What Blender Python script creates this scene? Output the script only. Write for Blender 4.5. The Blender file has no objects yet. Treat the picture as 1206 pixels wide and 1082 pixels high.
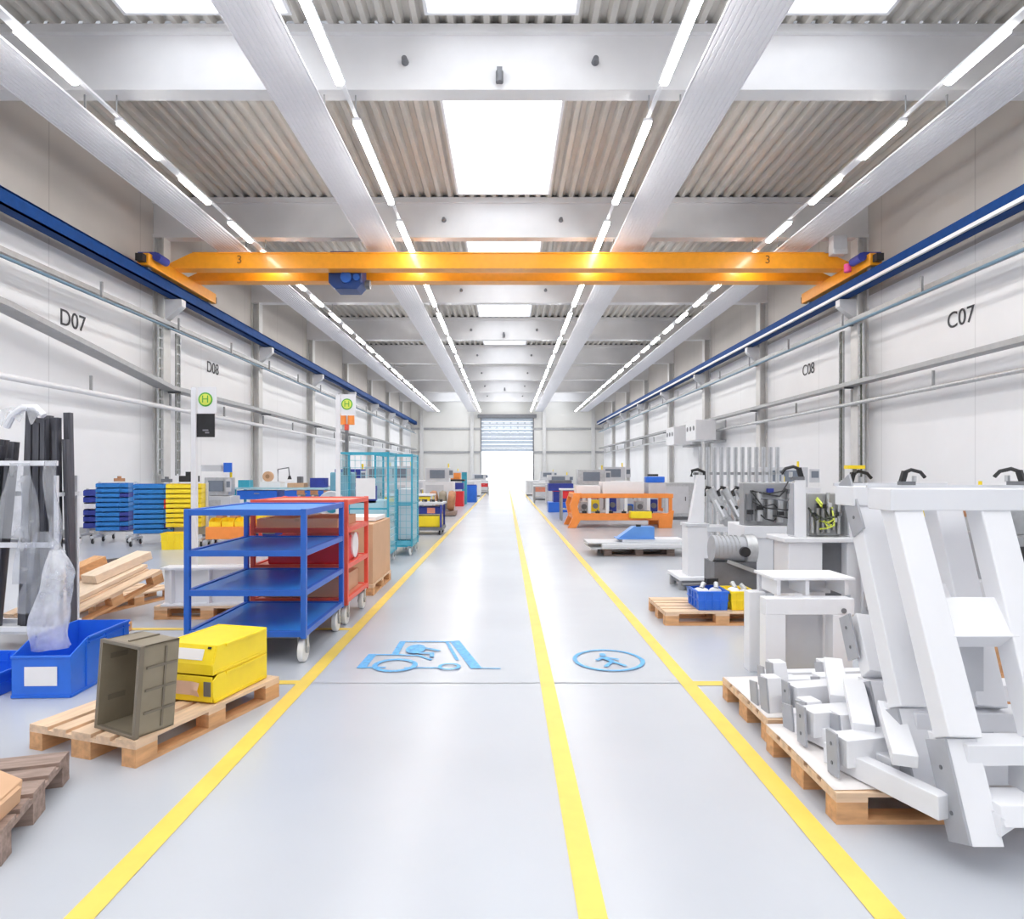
import bpy, bmesh, math, random
from mathutils import Vector, Matrix, Euler
random.seed(7)
R = math.radians
scene = bpy.context.scene
COL = scene.collection

# ------------------------------------------------------------------ helpers
F, VX, VY, CH = 770.0, 596.0, 556.0, 1.6      # focal length, vanishing point, eye height of the photograph
def G(px, py, z=0.0):                          # ground (or height z) point seen at a pixel
    y = (CH - z) * F / (py - VY)
    return Vector(((px - VX) * y / F, y, z))

class MB:
    def __init__(s):
        s.v = []; s.f = []
    def add(s, vs, fs, mtx=None):
        o = len(s.v)
        for p in vs:
            p = Vector(p)
            s.v.append(mtx @ p if mtx else p)
        for f in fs:
            s.f.append([i + o for i in f])
        return s
    def box(s, c, d, rot=None):
        x, y, z = d[0] / 2, d[1] / 2, d[2] / 2
        vs = [(-x,-y,-z),(x,-y,-z),(x,y,-z),(-x,y,-z),(-x,-y,z),(x,-y,z),(x,y,z),(-x,y,z)]
        fs = [(0,3,2,1),(4,5,6,7),(0,1,5,4),(1,2,6,5),(2,3,7,6),(3,0,4,7)]
        m = Matrix.Translation(c)
        if rot: m = m @ Euler(rot).to_matrix().to_4x4()
        return s.add(vs, fs, m)
    def span(s, a, b):                         # box from min corner to max corner
        return s.box([(a[i] + b[i]) / 2 for i in range(3)], [abs(b[i] - a[i]) for i in range(3)])
    def bar(s, p, q, w, h, up=(0,0,1)):
        p, q = Vector(p), Vector(q)
        d = q - p; L = d.length; d.normalize()
        u = Vector(up)
        if abs(d.dot(u)) > .99: u = Vector((0,1,0))
        x = d.cross(u).normalized(); z = x.cross(d).normalized()
        m = Matrix((x, d, z)).transposed().to_4x4(); m.translation = (p + q) / 2
        vs = [(sx*w/2, sy*L/2, sz*h/2) for sz in (-1,1) for sy in (-1,1) for sx in (-1,1)]
        fs = [(0,2,3,1),(4,5,7,6),(0,1,5,4),(1,3,7,5),(3,2,6,7),(2,0,4,6)]
        return s.add(vs, fs, m)
    def cyl(s, p, q, r0, r1=None, n=16):
        r1 = r0 if r1 is None else r1
        p, q = Vector(p), Vector(q); d = (q - p).normalized()
        u = Vector((0,0,1)) if abs(d.z) < .9 else Vector((1,0,0))
        x = d.cross(u).normalized(); y = d.cross(x).normalized()
        vs = []
        for c, r in ((p, r0), (q, r1)):
            for k in range(n):
                a = 2*math.pi*k/n
                vs.append(c + x*math.cos(a)*r + y*math.sin(a)*r)
        fs = [(k, k+n, (k+1)%n+n, (k+1)%n) for k in range(n)]
        fs.append(tuple(range(n))); fs.append(tuple(range(2*n-1, n-1, -1)))
        return s.add(vs, fs)
    def tube(s, pts, r, n=8):
        pts = [Vector(p) for p in pts]; vs = []; fs = []
        for i, p in enumerate(pts):
            d = (pts[min(i+1, len(pts)-1)] - pts[max(i-1, 0)]).normalized()
            u = Vector((0,0,1)) if abs(d.z) < .9 else Vector((1,0,0))
            x = d.cross(u).normalized(); y = d.cross(x).normalized()
            for k in range(n):
                a = 2*math.pi*k/n; vs.append(p + x*math.cos(a)*r + y*math.sin(a)*r)
        for i in range(len(pts)-1):
            for k in range(n):
                fs.append((i*n+k, (i+1)*n+k, (i+1)*n+(k+1)%n, i*n+(k+1)%n))
        fs.append(tuple(range(n))); fs.append(tuple(range(len(vs)-1, len(vs)-n-1, -1)))
        return s.add(vs, fs)
    def prism(s, poly, axis, a, b):            # polygon extruded along an axis ('x': poly in yz, 'y': xz, 'z': xy)
        def P(u, w, t): return {'x': (t,u,w), 'y': (u,t,w), 'z': (u,w,t)}[axis]
        n = len(poly)
        vs = [P(u, w, a) for u, w in poly] + [P(u, w, b) for u, w in poly]
        fs = [(k, (k+1)%n, (k+1)%n+n, k+n) for k in range(n)] + [tuple(range(n-1,-1,-1)), tuple(range(n, 2*n))]
        return s.add(vs, fs)
    def lathe(s, prof, c=(0,0,0), n=20, mtx=None):
        c = Vector(c); vs = []; fs = []
        for r, z in prof:
            for k in range(n):
                a = 2*math.pi*k/n; vs.append(c + Vector((r*math.cos(a), r*math.sin(a), z)))
        for i in range(len(prof)-1):
            for k in range(n):
                fs.append((i*n+k, i*n+(k+1)%n, (i+1)*n+(k+1)%n, (i+1)*n+k))
        return s.add(vs, fs, mtx)
    def sheet(s, fn, nu, nv):
        vs = [fn(i/nu, j/nv) for j in range(nv+1) for i in range(nu+1)]
        fs = [(j*(nu+1)+i, j*(nu+1)+i+1, (j+1)*(nu+1)+i+1, (j+1)*(nu+1)+i) for j in range(nv) for i in range(nu)]
        return s.add(vs, fs)
    def blob(s, c, r, n=10, m=7, jit=.0):      # rounded lump
        c = Vector(c); vs = []; fs = []
        for j in range(m+1):
            t = math.pi*j/m
            for k in range(n):
                a = 2*math.pi*k/n; q = 1 + random.uniform(-jit, jit)
                vs.append(c + Vector((r[0]*math.sin(t)*math.cos(a)*q, r[1]*math.sin(t)*math.sin(a)*q, r[2]*math.cos(t)*q)))
        for j in range(m):
            for k in range(n):
                fs.append((j*n+k, (j+1)*n+k, (j+1)*n+(k+1)%n, j*n+(k+1)%n))
        return s.add(vs, fs)
    def build(s, name, m, parent=None, bev=0.0, smooth=False, solid=0.0, kind=None):
        me = bpy.data.meshes.new(name)
        me.from_pydata([tuple(v) for v in s.v], [], s.f); me.update()
        bm = bmesh.new(); bm.from_mesh(me); bmesh.ops.recalc_face_normals(bm, faces=bm.faces); bm.to_mesh(me); bm.free()
        me.materials.append(m)
        if smooth:
            for p in me.polygons: p.use_smooth = True
            me.set_sharp_from_angle(angle=R(38))
        o = bpy.data.objects.new(name, me); COL.objects.link(o)
        if parent: o.parent = parent
        if solid:
            q = o.modifiers.new('solid', 'SOLIDIFY'); q.thickness = solid; q.offset = 0
        if bev:
            q = o.modifiers.new('bevel', 'BEVEL'); q.width = bev; q.segments = 2; q.limit_method = 'ANGLE'; q.angle_limit = R(50)
        if kind: o['kind'] = kind
        return o

def tag(o, label, cat=None, group=None, kind=None):
    o['label'] = label
    if cat: o['category'] = cat
    if group: o['group'] = group
    if kind: o['kind'] = kind
    elif cat: o['kind'] = 'thing'
    return o
def thing(name, label, cat, loc=(0,0,0), rz=0, group=None):
    o = bpy.data.objects.new(name, None); COL.objects.link(o)
    o.location = loc; o.rotation_euler = (0,0,rz); o.empty_display_size = .1
    return tag(o, label, cat, group)
CHILD = {}
def copy_tree(o, parent=None):
    c = o.copy(); COL.objects.link(c)
    if parent: c.parent = parent
    for ch in list(o.children): copy_tree(ch, c)
    return c
def dup(o, label, loc, rz=0, group=None):
    c = copy_tree(o); c.location = loc; c.rotation_euler = (0,0,rz); c['label'] = label
    if group: c['group'] = group
    return c
ORD = ['first','second','third','fourth','fifth','sixth','seventh','eighth','ninth','tenth','eleventh','twelfth','thirteenth','fourteenth','fifteenth','sixteenth','seventeenth','eighteenth']

# ------------------------------------------------------------------ materials
def mat(name, col, rough=.5, metal=0.0, var=.06, scale=6.0, bump=0.0, bscale=60.0, spec=.5, stretch=None, coat=0.0):
    m = bpy.data.materials.new(name); m.use_nodes = True
    nt = m.node_tree; b = nt.nodes['Principled BSDF']
    b.inputs['Roughness'].default_value = rough; b.inputs['Metallic'].default_value = metal
    b.inputs['Specular IOR Level'].default_value = spec; b.inputs['Coat Weight'].default_value = coat
    tc = nt.nodes.new('ShaderNodeTexCoord'); n = nt.nodes.new('ShaderNodeTexNoise'); n.inputs['Scale'].default_value = scale; n.inputs['Detail'].default_value = 4
    src = tc.outputs['Object']
    if stretch:
        mp = nt.nodes.new('ShaderNodeMapping'); mp.inputs['Scale'].default_value = stretch
        nt.links.new(src, mp.inputs[0]); src = mp.outputs[0]
    nt.links.new(src, n.inputs['Vector'])
    r = nt.nodes.new('ShaderNodeMapRange'); r.inputs[1].default_value = .3; r.inputs[2].default_value = .7
    r.inputs[3].default_value = 1 - var; r.inputs[4].default_value = 1 + var
    nt.links.new(n.outputs['Fac'], r.inputs[0])
    v = nt.nodes.new('ShaderNodeVectorMath'); v.operation = 'SCALE'; v.inputs[0].default_value = col[:3]
    nt.links.new(r.outputs[0], v.inputs['Scale']); nt.links.new(v.outputs[0], b.inputs['Base Color'])
    if bump:
        n2 = nt.nodes.new('ShaderNodeTexNoise'); n2.inputs['Scale'].default_value = bscale
        bp = nt.nodes.new('ShaderNodeBump'); bp.inputs['Strength'].default_value = bump; bp.inputs['Distance'].default_value = .01
        nt.links.new(src, n2.inputs['Vector']); nt.links.new(n2.outputs['Fac'], bp.inputs['Height']); nt.links.new(bp.outputs[0], b.inputs['Normal'])
    return m
def emit(name, col, s):
    m = bpy.data.materials.new(name); m.use_nodes = True; nt = m.node_tree
    nt.nodes.remove(nt.nodes['Principled BSDF'])
    e = nt.nodes.new('ShaderNodeEmission'); e.inputs[0].default_value = (*col, 1); e.inputs[1].default_value = s
    nt.links.new(e.outputs[0], nt.nodes['Material Output'].inputs[0]); return m
def clear(name, tint, gloss, rough=.05, milk=0.0):
    m = bpy.data.materials.new(name); m.use_nodes = True; nt = m.node_tree
    nt.nodes.remove(nt.nodes['Principled BSDF'])
    t = nt.nodes.new('ShaderNodeBsdfTransparent'); t.inputs[0].default_value = (*tint, 1)
    g = nt.nodes.new('ShaderNodeBsdfGlossy'); g.inputs['Roughness'].default_value = rough
    x = nt.nodes.new('ShaderNodeMixShader'); x.inputs[0].default_value = gloss
    nt.links.new(t.outputs[0], x.inputs[1]); nt.links.new(g.outputs[0], x.inputs[2]); last = x
    if milk:
        d = nt.nodes.new('ShaderNodeBsdfDiffuse'); d.inputs[0].default_value = (.95,.96,.98,1)
        tr = nt.nodes.new('ShaderNodeBsdfTranslucent'); tr.inputs[0].default_value = (.95,.96,.98,1)
        a = nt.nodes.new('ShaderNodeMixShader'); a.inputs[0].default_value = .45
        nt.links.new(d.outputs[0], a.inputs[1]); nt.links.new(tr.outputs[0], a.inputs[2])
        tc = nt.nodes.new('ShaderNodeTexCoord'); n = nt.nodes.new('ShaderNodeTexNoise'); n.inputs['Scale'].default_value = 5; n.inputs['Detail'].default_value = 6
        nt.links.new(tc.outputs['Object'], n.inputs['Vector'])
        r = nt.nodes.new('ShaderNodeMapRange'); r.inputs[1].default_value = .35; r.inputs[2].default_value = .65; r.inputs[3].default_value = milk*.4; r.inputs[4].default_value = milk*1.4
        nt.links.new(n.outputs['Fac'], r.inputs[0])
        y = nt.nodes.new('ShaderNodeMixShader'); nt.links.new(r.outputs[0], y.inputs[0])
        nt.links.new(x.outputs[0], y.inputs[1]); nt.links.new(a.outputs[0], y.inputs[2]); last = y
    nt.links.new(last.outputs[0], nt.nodes['Material Output'].inputs[0]); return m
def joints(m, axis, pitch, width, dark):       # panel joints as a repeating groove line in the material
    nt = m.node_tree; b = nt.nodes['Principled BSDF']
    tc = nt.nodes.new('ShaderNodeTexCoord'); sp = nt.nodes.new('ShaderNodeSeparateXYZ'); nt.links.new(tc.outputs['Object'], sp.inputs[0])
    a = nt.nodes.new('ShaderNodeMath'); a.operation = 'MODULO'; a.inputs[1].default_value = pitch
    ad = nt.nodes.new('ShaderNodeMath'); ad.operation = 'ADD'; ad.inputs[1].default_value = 200*pitch
    nt.links.new(sp.outputs[axis], ad.inputs[0]); nt.links.new(ad.outputs[0], a.inputs[0])
    l = nt.nodes.new('ShaderNodeMath'); l.operation = 'LESS_THAN'; l.inputs[1].default_value = width; nt.links.new(a.outputs[0], l.inputs[0])
    mr = nt.nodes.new('ShaderNodeMapRange'); mr.inputs[3].default_value = 1; mr.inputs[4].default_value = dark; nt.links.new(l.outputs[0], mr.inputs[0])
    old = b.inputs['Base Color'].links[0].from_socket
    v = nt.nodes.new('ShaderNodeVectorMath'); v.operation = 'SCALE'; nt.links.new(old, v.inputs[0]); nt.links.new(mr.outputs[0], v.inputs['Scale'])
    nt.links.new(v.outputs[0], b.inputs['Base Color']); return m

M = dict(
    floor=mat('floor_epoxy', (.50,.525,.57), .27, var=.04, scale=.6, bump=.02, bscale=3),
    yline=mat('yellow_line_paint', (.86,.62,.11), .4, var=.06, scale=5),
    iblue=mat('blue_floor_paint', (.10,.40,.74), .45, var=.25, scale=30),
    joint=mat('floor_joint', (.36,.37,.40), .6),
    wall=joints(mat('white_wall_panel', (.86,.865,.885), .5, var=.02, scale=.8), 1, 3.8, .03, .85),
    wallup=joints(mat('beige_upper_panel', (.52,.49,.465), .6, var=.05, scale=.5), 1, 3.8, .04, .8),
    farwall=mat('far_wall_panel', (.70,.69,.66), .6, var=.03, scale=.4),
    deck=mat('corrugated_deck', (.62,.595,.555), .45, metal=.15, var=.05, scale=2),
    beam=mat('beam_paint', (.74,.735,.745), .5, var=.04, scale=1.2),
    column=mat('column_paint', (.64,.635,.625), .45, var=.04),
    steel=mat('grey_steel', (.38,.385,.395), .42, metal=.35, var=.08),
    dsteel=mat('dark_steel', (.19,.195,.21), .45, metal=.4, var=.1),
    galv=mat('galvanised_steel', (.56,.57,.58), .35, metal=.6, var=.1, scale=14),
    panel=mat('radiant_panel_white', (.80,.80,.835), .45, var=.015),
    white=mat('white_powder_coat', (.80,.805,.83), .38, var=.02, scale=3),
    wgrey=mat('pale_grey_paint', (.62,.63,.66), .42, var=.04, scale=4),
    mgrey=mat('machined_plate_grey', (.40,.41,.44), .4, metal=.1, var=.06, scale=9),
    lamp=emit('lamp_diffuser_glow', (1,.97,.93), 46),
    glass=clear('skylight_glass', (.96,.97,.98), .06),
    orange=mat('crane_orange', (.90,.36,.015), .35, var=.05, coat=.2),
    mach_orange=mat('machine_orange', (.93,.30,.06), .4, var=.05),
    rail=mat('runway_blue', (.002,.048,.21), .6, var=.1, spec=.15),
    hoist=mat('hoist_blue', (.006,.04,.19), .4, var=.08),
    black=mat('black_plastic', (.018,.018,.02), .5, var=.2),
    rubber=mat('black_rubber', (.03,.03,.032), .7, var=.2),
    blue=mat('blue_plastic', (.025,.16,.72), .35, var=.06),
    tblue=mat('trolley_blue', (.02,.12,.52), .35, var=.06),
    shelfb=mat('shelf_board_blue', (.04,.27,.72), .38, var=.08, scale=3),
    dblue=mat('navy_plastic', (.03,.05,.32), .4, var=.1),
    bin_blue=mat('bin_blue', (.02,.20,.58), .35, var=.08),
    yellow=mat('yellow_plastic', (.95,.72,.02), .35, var=.04),
    red=mat('red_plastic', (.74,.03,.04), .4, var=.08),
    redmet=mat('red_trolley_paint', (.78,.10,.06), .4, var=.06),
    redshelf=mat('red_shelf_board', (.80,.30,.20), .35, var=.06),
    pink=mat('magenta_cap', (.85,.08,.32), .4),
    mesht=mat('wire_mesh_teal', (.32,.60,.68), .4, metal=.3), teal=mat('teal_steel', (.05,.38,.52), .4, var=.08),
    teallt=mat('pale_teal_panel', (.42,.64,.72), .35, var=.06),
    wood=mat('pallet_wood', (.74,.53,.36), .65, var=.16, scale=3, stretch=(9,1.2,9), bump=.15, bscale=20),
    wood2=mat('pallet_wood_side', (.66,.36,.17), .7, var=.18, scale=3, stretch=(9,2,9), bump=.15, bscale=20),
    woodpale=mat('pale_planed_wood', (.82,.66,.50), .6, var=.08, scale=3, stretch=(9,1,9)),
    wooddark=mat('weathered_wood', (.33,.24,.20), .75, var=.28, scale=4, stretch=(9,1.5,9), bump=.25, bscale=20),
    card=mat('cardboard', (.66,.41,.25), .75, var=.05, scale=3),
    carddark=mat('cardboard_inside', (.42,.24,.13), .8, var=.08),
    bpipe=mat('grey_blue_pipe', (.16,.27,.36), .4),
    paper=mat('white_paper', (.86,.84,.84), .6, var=.02),
    sheet=mat('white_liner_sheet', (.84,.80,.78), .5, var=.04, scale=2),
    taupe=mat('taupe_crate_plastic', (.27,.23,.165), .4, var=.08, scale=8),
    tauped=mat('taupe_crate_rim', (.19,.16,.12), .4, var=.08, scale=8),
    profile=mat('dark_rubber_profile', (.085,.085,.10), .38, var=.25, scale=6, stretch=(20,20,1)),
    film=clear('plastic_film', (.95,.965,.985), .10, .15, milk=.42),
    film2=clear('thin_plastic_film', (.95,.96,.98), .10, .15, milk=.20),
    wheel=mat('white_wheel_tread', (.80,.80,.79), .45, var=.04),
    green=mat('sign_green', (.10,.42,.05), .4), lime=mat('sign_yellow_green', (.72,.80,.12), .4),
    alu=mat('aluminium', (.66,.67,.69), .3, metal=.8, var=.06),
    scrap=mat('blue_sheet_metal', (.12,.30,.68), .4, var=.05),
    brown=mat('copper_brown', (.50,.24,.12), .6, var=.2),
    text=mat('wall_lettering_black', (.05,.05,.06), .6), cable=mat('cable_green_black', (.05,.06,.04), .6, var=.4),
    screen=mat('screen_dark', (.20,.23,.28), .2), concrete=mat('yard_concrete', (.72,.72,.72), .8, var=.05),
)
M['lamp'] = M['lamp']

# ------------------------------------------------------------------ hall
S = 1.27
XL, XR, YB, YF = -10.64, 10.92, -12.0, 73.0
ZR, ZB = 9.86, 8.67                             # roof deck, underside of roof beams
PITCH, Y1 = 7.595, 12.13
BY = [Y1 + PITCH*k for k in range(-3, 8)]

MB().box(((XL+XR)/2, (YB+YF)/2, -.06), (XR-XL, YF-YB, .12)).build('floor', M['floor'], kind='structure')
MB().box((0, YF+45, -.09), (80, 90, .1)).build('ground_outside', M['concrete'], kind='structure')

def wall_side(name, x, sgn, label):
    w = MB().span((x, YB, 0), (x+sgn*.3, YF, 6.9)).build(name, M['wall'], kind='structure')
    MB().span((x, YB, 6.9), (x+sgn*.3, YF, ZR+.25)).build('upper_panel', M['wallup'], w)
    b = MB()
    b.span((x, YB, 0), (x-sgn*.03, YF, .22)); b.build('plinth', M['steel'], w)
    return w
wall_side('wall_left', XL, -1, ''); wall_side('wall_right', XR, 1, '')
MB().span((XL, YB-.3, 0), (XR, YB, ZR+.25)).build('wall_back', M['wall'], kind='structure')
DX0, DX1, DZ, DT = -2.75, 3.0, 3.88, 7.7
w = MB()
w.span((XL, YF, 0), (DX0, YF+.3, ZR+.25)); w.span((DX1, YF, 0), (XR, YF+.3, ZR+.25)); w.span((DX0, YF, DT), (DX1, YF+.3, ZR+.25))
wf = w.build('wall_far', M['farwall'], kind='structure')
for x0, x1 in ((XL, DX0), (DX1, XR)):
    for z in (3.85, 6.45): MB().span((x0, YF-.12, z-.11), (x1, YF, z+.11)).build('wall_rail', M['steel'], wf)
for x in (-9.4, -3.8, 4.25, 9.7): MB().span((x-.2, YF-.25, 0), (x+.2, YF-.1, 8.6)).build('wall_post', M['column'], wf)
d = bpy.data.objects.new('door_1', None); COL.objects.link(d); d['kind'] = 'structure'; d.location = (0, YF, 0)
b = MB()
for i in range(9):
    z = DZ + (DT-DZ)*i/9
    b.box(((DX0+DX1)/2, .12, z+.21), (DX1-DX0, .05, .40))
b.build('shutter_curtain', mat('shutter_grey_blue', (.50,.56,.64), .4, var=.05), d)
b = MB()
for i in range(4):
    for k in range(7): b.box((DX0+.55+k*.78, .085, 5.55+i*.52), (.62, .03, .2))
b.build('shutter_pane', mat('shutter_pane_white', (.82,.86,.92), .2), d)
b = MB(); b.span((DX0-.12, -.04, 0), (DX0, .3, DT)); b.span((DX1, -.04, 0), (DX1+.12, .3, DT)); b.span((DX0-.4, -.3, DT-.05), (DX1+.4, .05, DT+.35))
b.build('door_frame', M['dsteel'], d)

# roof deck: trapezoid sheet running along the hall, open at the skylights
def deck(mb, x0, x1, y0, y1):
    n = max(1, round((x1-x0)/.33)); p = (x1-x0)/n; prof = []
    for i in range(n):
        x = x0+i*p; prof += [(x, ZR), (x+.32*p, ZR), (x+.5*p, ZR+.11), (x+.82*p, ZR+.11)]
    prof.append((x1, ZR))
    m = len(prof)
    mb.add([(a, y0, z) for a, z in prof]+[(a, y1, z) for a, z in prof], [(i, i+1, i+1+m, i+m) for i in range(m-1)])
SKC = (-1.4, 1.24); SKS = ((-6.8, -3.9), (4.2, 6.8))
edges = [YB]+BY+[YF]
dk = MB(); wins = []
for i in range(len(edges)-1):
    y0, y1 = edges[i], edges[i+1]
    side = (y1 < Y1+.1) or i >= len(edges)-3
    holes = sorted([SKC]+(list(SKS) if side else []))
    x = XL
    for a, c in holes:
        deck(dk, x, a, y0, y1); x = c
        deck(dk, a, c, y0, y0+.3); deck(dk, a, c, y1-.45, y1)
        wins.append((a, c, y0+.3, y1-.45))
    deck(dk, x, XR, y0, y1)
dk.build('ceiling', M['deck'], kind='structure')
for i, (a, c, y0, y1) in enumerate(wins):
    o = bpy.data.objects.new('window_%d' % (i+1), None); COL.objects.link(o); o['kind'] = 'structure'; o.location = ((a+c)/2, (y0+y1)/2, ZR)
    o['label'] = 'roof skylight over the %s' % ('aisle' if (a, c) == SKC else 'side bay')
    w_, l_ = c-a, y1-y0
    b = MB()
    b.box((-w_/2-.03, 0, .22), (.06, l_+.12, .56)); b.box((w_/2+.03, 0, .22), (.06, l_+.12, .56))
    b.box((0, -l_/2-.03, .22), (w_, .06, .56)); b.box((0, l_/2+.03, .22), (w_, .06, .56))
    b.build('window_frame', M['white'], o)
    b = MB(); n = 3
    for k in range(1, n): b.box((0, -l_/2+l_*k/n, .52), (w_, .05, .05))
    b.build('glazing_bar', M['white'], o)
    MB().sheet(lambda u, v: (w_*(u-.5), l_*(v-.5), .5+.16*math.sin(math.pi*u)), 10, 1).build('glass_pane', M['glass'], o, smooth=True)

# roof beams and columns
for k, y in enumerate(BY):
    b = MB()
    b.span((XL, y, ZB), (XR, y+.26, ZR-.16)); b.span((XL, y-.1, ZR-.16), (XR, y+.36, ZR-.005)); b.span((XL, y-.05, ZB-.004), (XR, y+.31, ZB+.1))
    o = b.build('roof_beam', M['beam'], kind='structure')
    MB().span((XL, y+.05, ZR-.004), (XR, y+.2, ZR+.17)).build('profile_filler', M['dsteel'], o)
    if y > 0:
        for x in (-1.87, 1.65):
            MB().cyl((x, y-.14, 9.2), (x, y-.0, 9.2), .05, .07, 12).build('detector', M['dsteel'], o)
        if k % 3 == 0:
            b = MB(); b.cyl((-.12, y-.1, ZB+.1), (-.12, y-.1, ZB+.3), .07, n=12); b.box((-.12, y-.06, ZB+.34), (.1, .1, .1)); b.build('sensor', M['dsteel'], o)
for y in [Y1+PITCH*k for k in range(-2, 8)]:
    for x, sg in ((XL, 1), (XR, -1)):
        b = MB()
        b.span((x, y-.05, 0), (x+sg*.06, y+.35, ZB)); b.span((x+sg*.06, y+.12, 0), (x+sg*.28, y+.18, ZB)); b.span((x+sg*.28, y-.05, 0), (x+sg*.34, y+.35, ZB))
        c = b.build('steel_column', M['column'], kind='structure')
        b = MB()
        b.prism([(x+sg*.34, 6.2), (x+sg*.34, 6.83), (x+sg*.84, 6.83), (x+sg*.84, 6.62)], 'y', y+.02, y+.28)
        b.build('corbel', M['wgrey'], c)

# crane runways
for sg, x, side in ((-1, -10.03, 'left'), (1, 10.22, 'right')):
    b = MB()
    b.span((x-.15, YB+.5, 7.17), (x+.15, YF-.5, 7.21)); b.span((x-.15, YB+.5, 6.85), (x+.15, YF-.5, 6.9)); b.span((x-.02, YB+.5, 6.9), (x+.02, YF-.5, 7.17))
    b.span((x-.15, YB+.5, 6.85), (x-.13, YF-.5, 7.2)); b.span((x+.13, YB+.5, 6.85), (x+.15, YF-.5, 7.2))
    o = b.build('crane_runway_beam', M['rail'])
    tag(o, 'long dark blue crane runway beam along the %s' % ('wall marked D07' if sg < 0 else 'wall marked C07'), 'beam', 'crane runway beams', )
    MB().span((x-.03, YB+.5, 7.21), (x+.03, YF-.5, 7.25)).build('rail', M['dsteel'], o)
    if sg > 0:
        MB().span((x-.24, YB+.5, 6.86), (x-.16, YF-.5, 6.94)).build('conductor_rail', M['white'], o)

# bridge crane
cy = 19.4
cr = thing('bridge_crane', 'orange double girder bridge crane spanning the whole hall under the roof', 'crane', (0, cy, 7.25))
for y0, nm in ((0, 'front'), (1.28, 'rear')):
    b = MB()
    b.prism([(-10.18, .41), (-10.18, .46), (-9.35, .85), (9.6, .85), (10.36, .5), (10.36, .41)], 'y', y0, y0+.38)
    b.span((-9.85, y0-.03, .39), (10.03, y0+.41, .42)); b.span((-9.3, y0-.03, .84), (9.45, y0+.41, .87))
    g = b.build('girder', M['orange'], cr)
    if nm == 'front':
        MB().span((-9.0, y0+.41, .43), (9.4, y0+.47, .52)).build('cable_track', M['dsteel'], g)
    MB().box((0, y0+.19, .89), (18, .06, .03)).build('hoist_rail', M['dsteel'], g)
for sg, x in ((-1, -10.03), (1, 10.22)):
    b = MB(); b.box((x, .75, .24), (.34, 4.2, .34)); t = b.build('end_truck', M['orange'], cr, bev=.02)
    for yy in (-1.1, 2.6):
        MB().cyl((x-.06, yy, .13), (x+.06, yy, .13), .13).build('wheel', M['dsteel'], t)
        MB().box((x, yy+(-.35 if yy < 0 else .35), .24), (.2, .2, .2)).build('buffer', M['black'], t)
    b = MB(); b.cyl((x+.3*-sg, -1.2, .35), (x+.3*-sg, -.7, .35), .12); b.box((x, -1.0, .42), (.5, .3, .16)); b.build('drive_motor', M['dblue'], t, smooth=True)
b = MB(); b.box((9.72, -.25, .98), (.42, .3, .55)); b.box((9.72, -.42, .76), (.4, .05, .16)); b.build('control_box', M['wgrey'], cr, bev=.02)
MB().cyl((9.85, -.55, .12), (9.85, -.55, .34), .1).build('warning_lamp', M['pink'], cr, smooth=True)
def text(body, size, loc, rot, m, name, parent=None, ext=.004, label=None):
    cu = bpy.data.curves.new(name, 'FONT'); cu.body = body; cu.size = size; cu.extrude = ext; cu.align_x = 'CENTER'; cu.align_y = 'CENTER'
    cu.materials.append(m)
    t = bpy.data.objects.new(name, cu); me = bpy.data.meshes.new_from_object(t); bpy.data.objects.remove(t)
    o = bpy.data.objects.new(name, me); COL.objects.link(o); o.location = loc; o.rotation_euler = rot
    if parent: o.parent = parent
    return o
for x in (-7.9, 7.75): text('3', .34, (x, -.036, .64), (R(90), 0, 0), mat('crane_number_brown', (.20,.08,.01), .6), 'number', cr)
h = thing('hoist_trolley', 'navy blue hoist trolley with a white plate hanging between the orange girders', 'hoist', (-4.9, cy+.83, 7.25))
b = MB(); b.prism([(-.50, .72), (.50, .72), (.52, .1), (.36, -.08), (-.30, -.08), (-.5, .12)], 'y', -.38, .36); b.build('housing', M['hoist'], h, bev=.04)
MB().box((-.1, -.40, .56), (.42, .03, .12)).build('plate', M['paper'], h)
b = MB(); b.cyl((.05, -.46, .26), (.05, -.38, .26), .17, n=18); b.cyl((.36, -.44, .26), (.36, -.38, .26), .1, n=14); b.build('drum_cover', M['tblue'], h, smooth=True)
b = MB(); b.cyl((.56, 0, .15), (.7, 0, .15), .14, n=14); b.build('motor', M['dsteel'], h)
b = MB(); b.box((0, 0, .9), (.7, 1.45, .08)); b.build('crab_frame', M['hoist'], h)

# radiant ceiling panels
for x0, x1, nm in ((-8.74, -7.82, 'nearest the wall marked D07'), (-4.19, -3.34, 'just left of the aisle lights'), (3.2, 4.1, 'just right of the aisle lights'), (8.19, 9.1, 'nearest the wall marked C07')):
    b = MB()
    b.span((x0, YB+.8, 8.33), (x1, YF-.4, 8.36))
    n = 10
    for k in range(n):
        xx = x0+(x1-x0)*(k+.5)/n; b.span((xx-.03, YB+.8, 8.318), (xx+.03, YF-.4, 8.335))
    b.span((x0-.015, YB+.8, 8.312), (x0, YF-.4, 8.35)); b.span((x1, YB+.8, 8.312), (x1+.015, YF-.4, 8.35))
    o = tag(b.build('radiant_panel', M['panel']), 'long white ribbed radiant ceiling panel ' + nm, 'ceiling panel', 'radiant ceiling panels')
    for y in BY:
        MB().span((x0+.05, y+.1, 8.36), (x0+.08, y+.13, ZB)).build('hanger', M['steel'], o); MB().span((x1-.08, y+.1, 8.36), (x1-.05, y+.13, ZB)).build('hanger', M['steel'], o)

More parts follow.
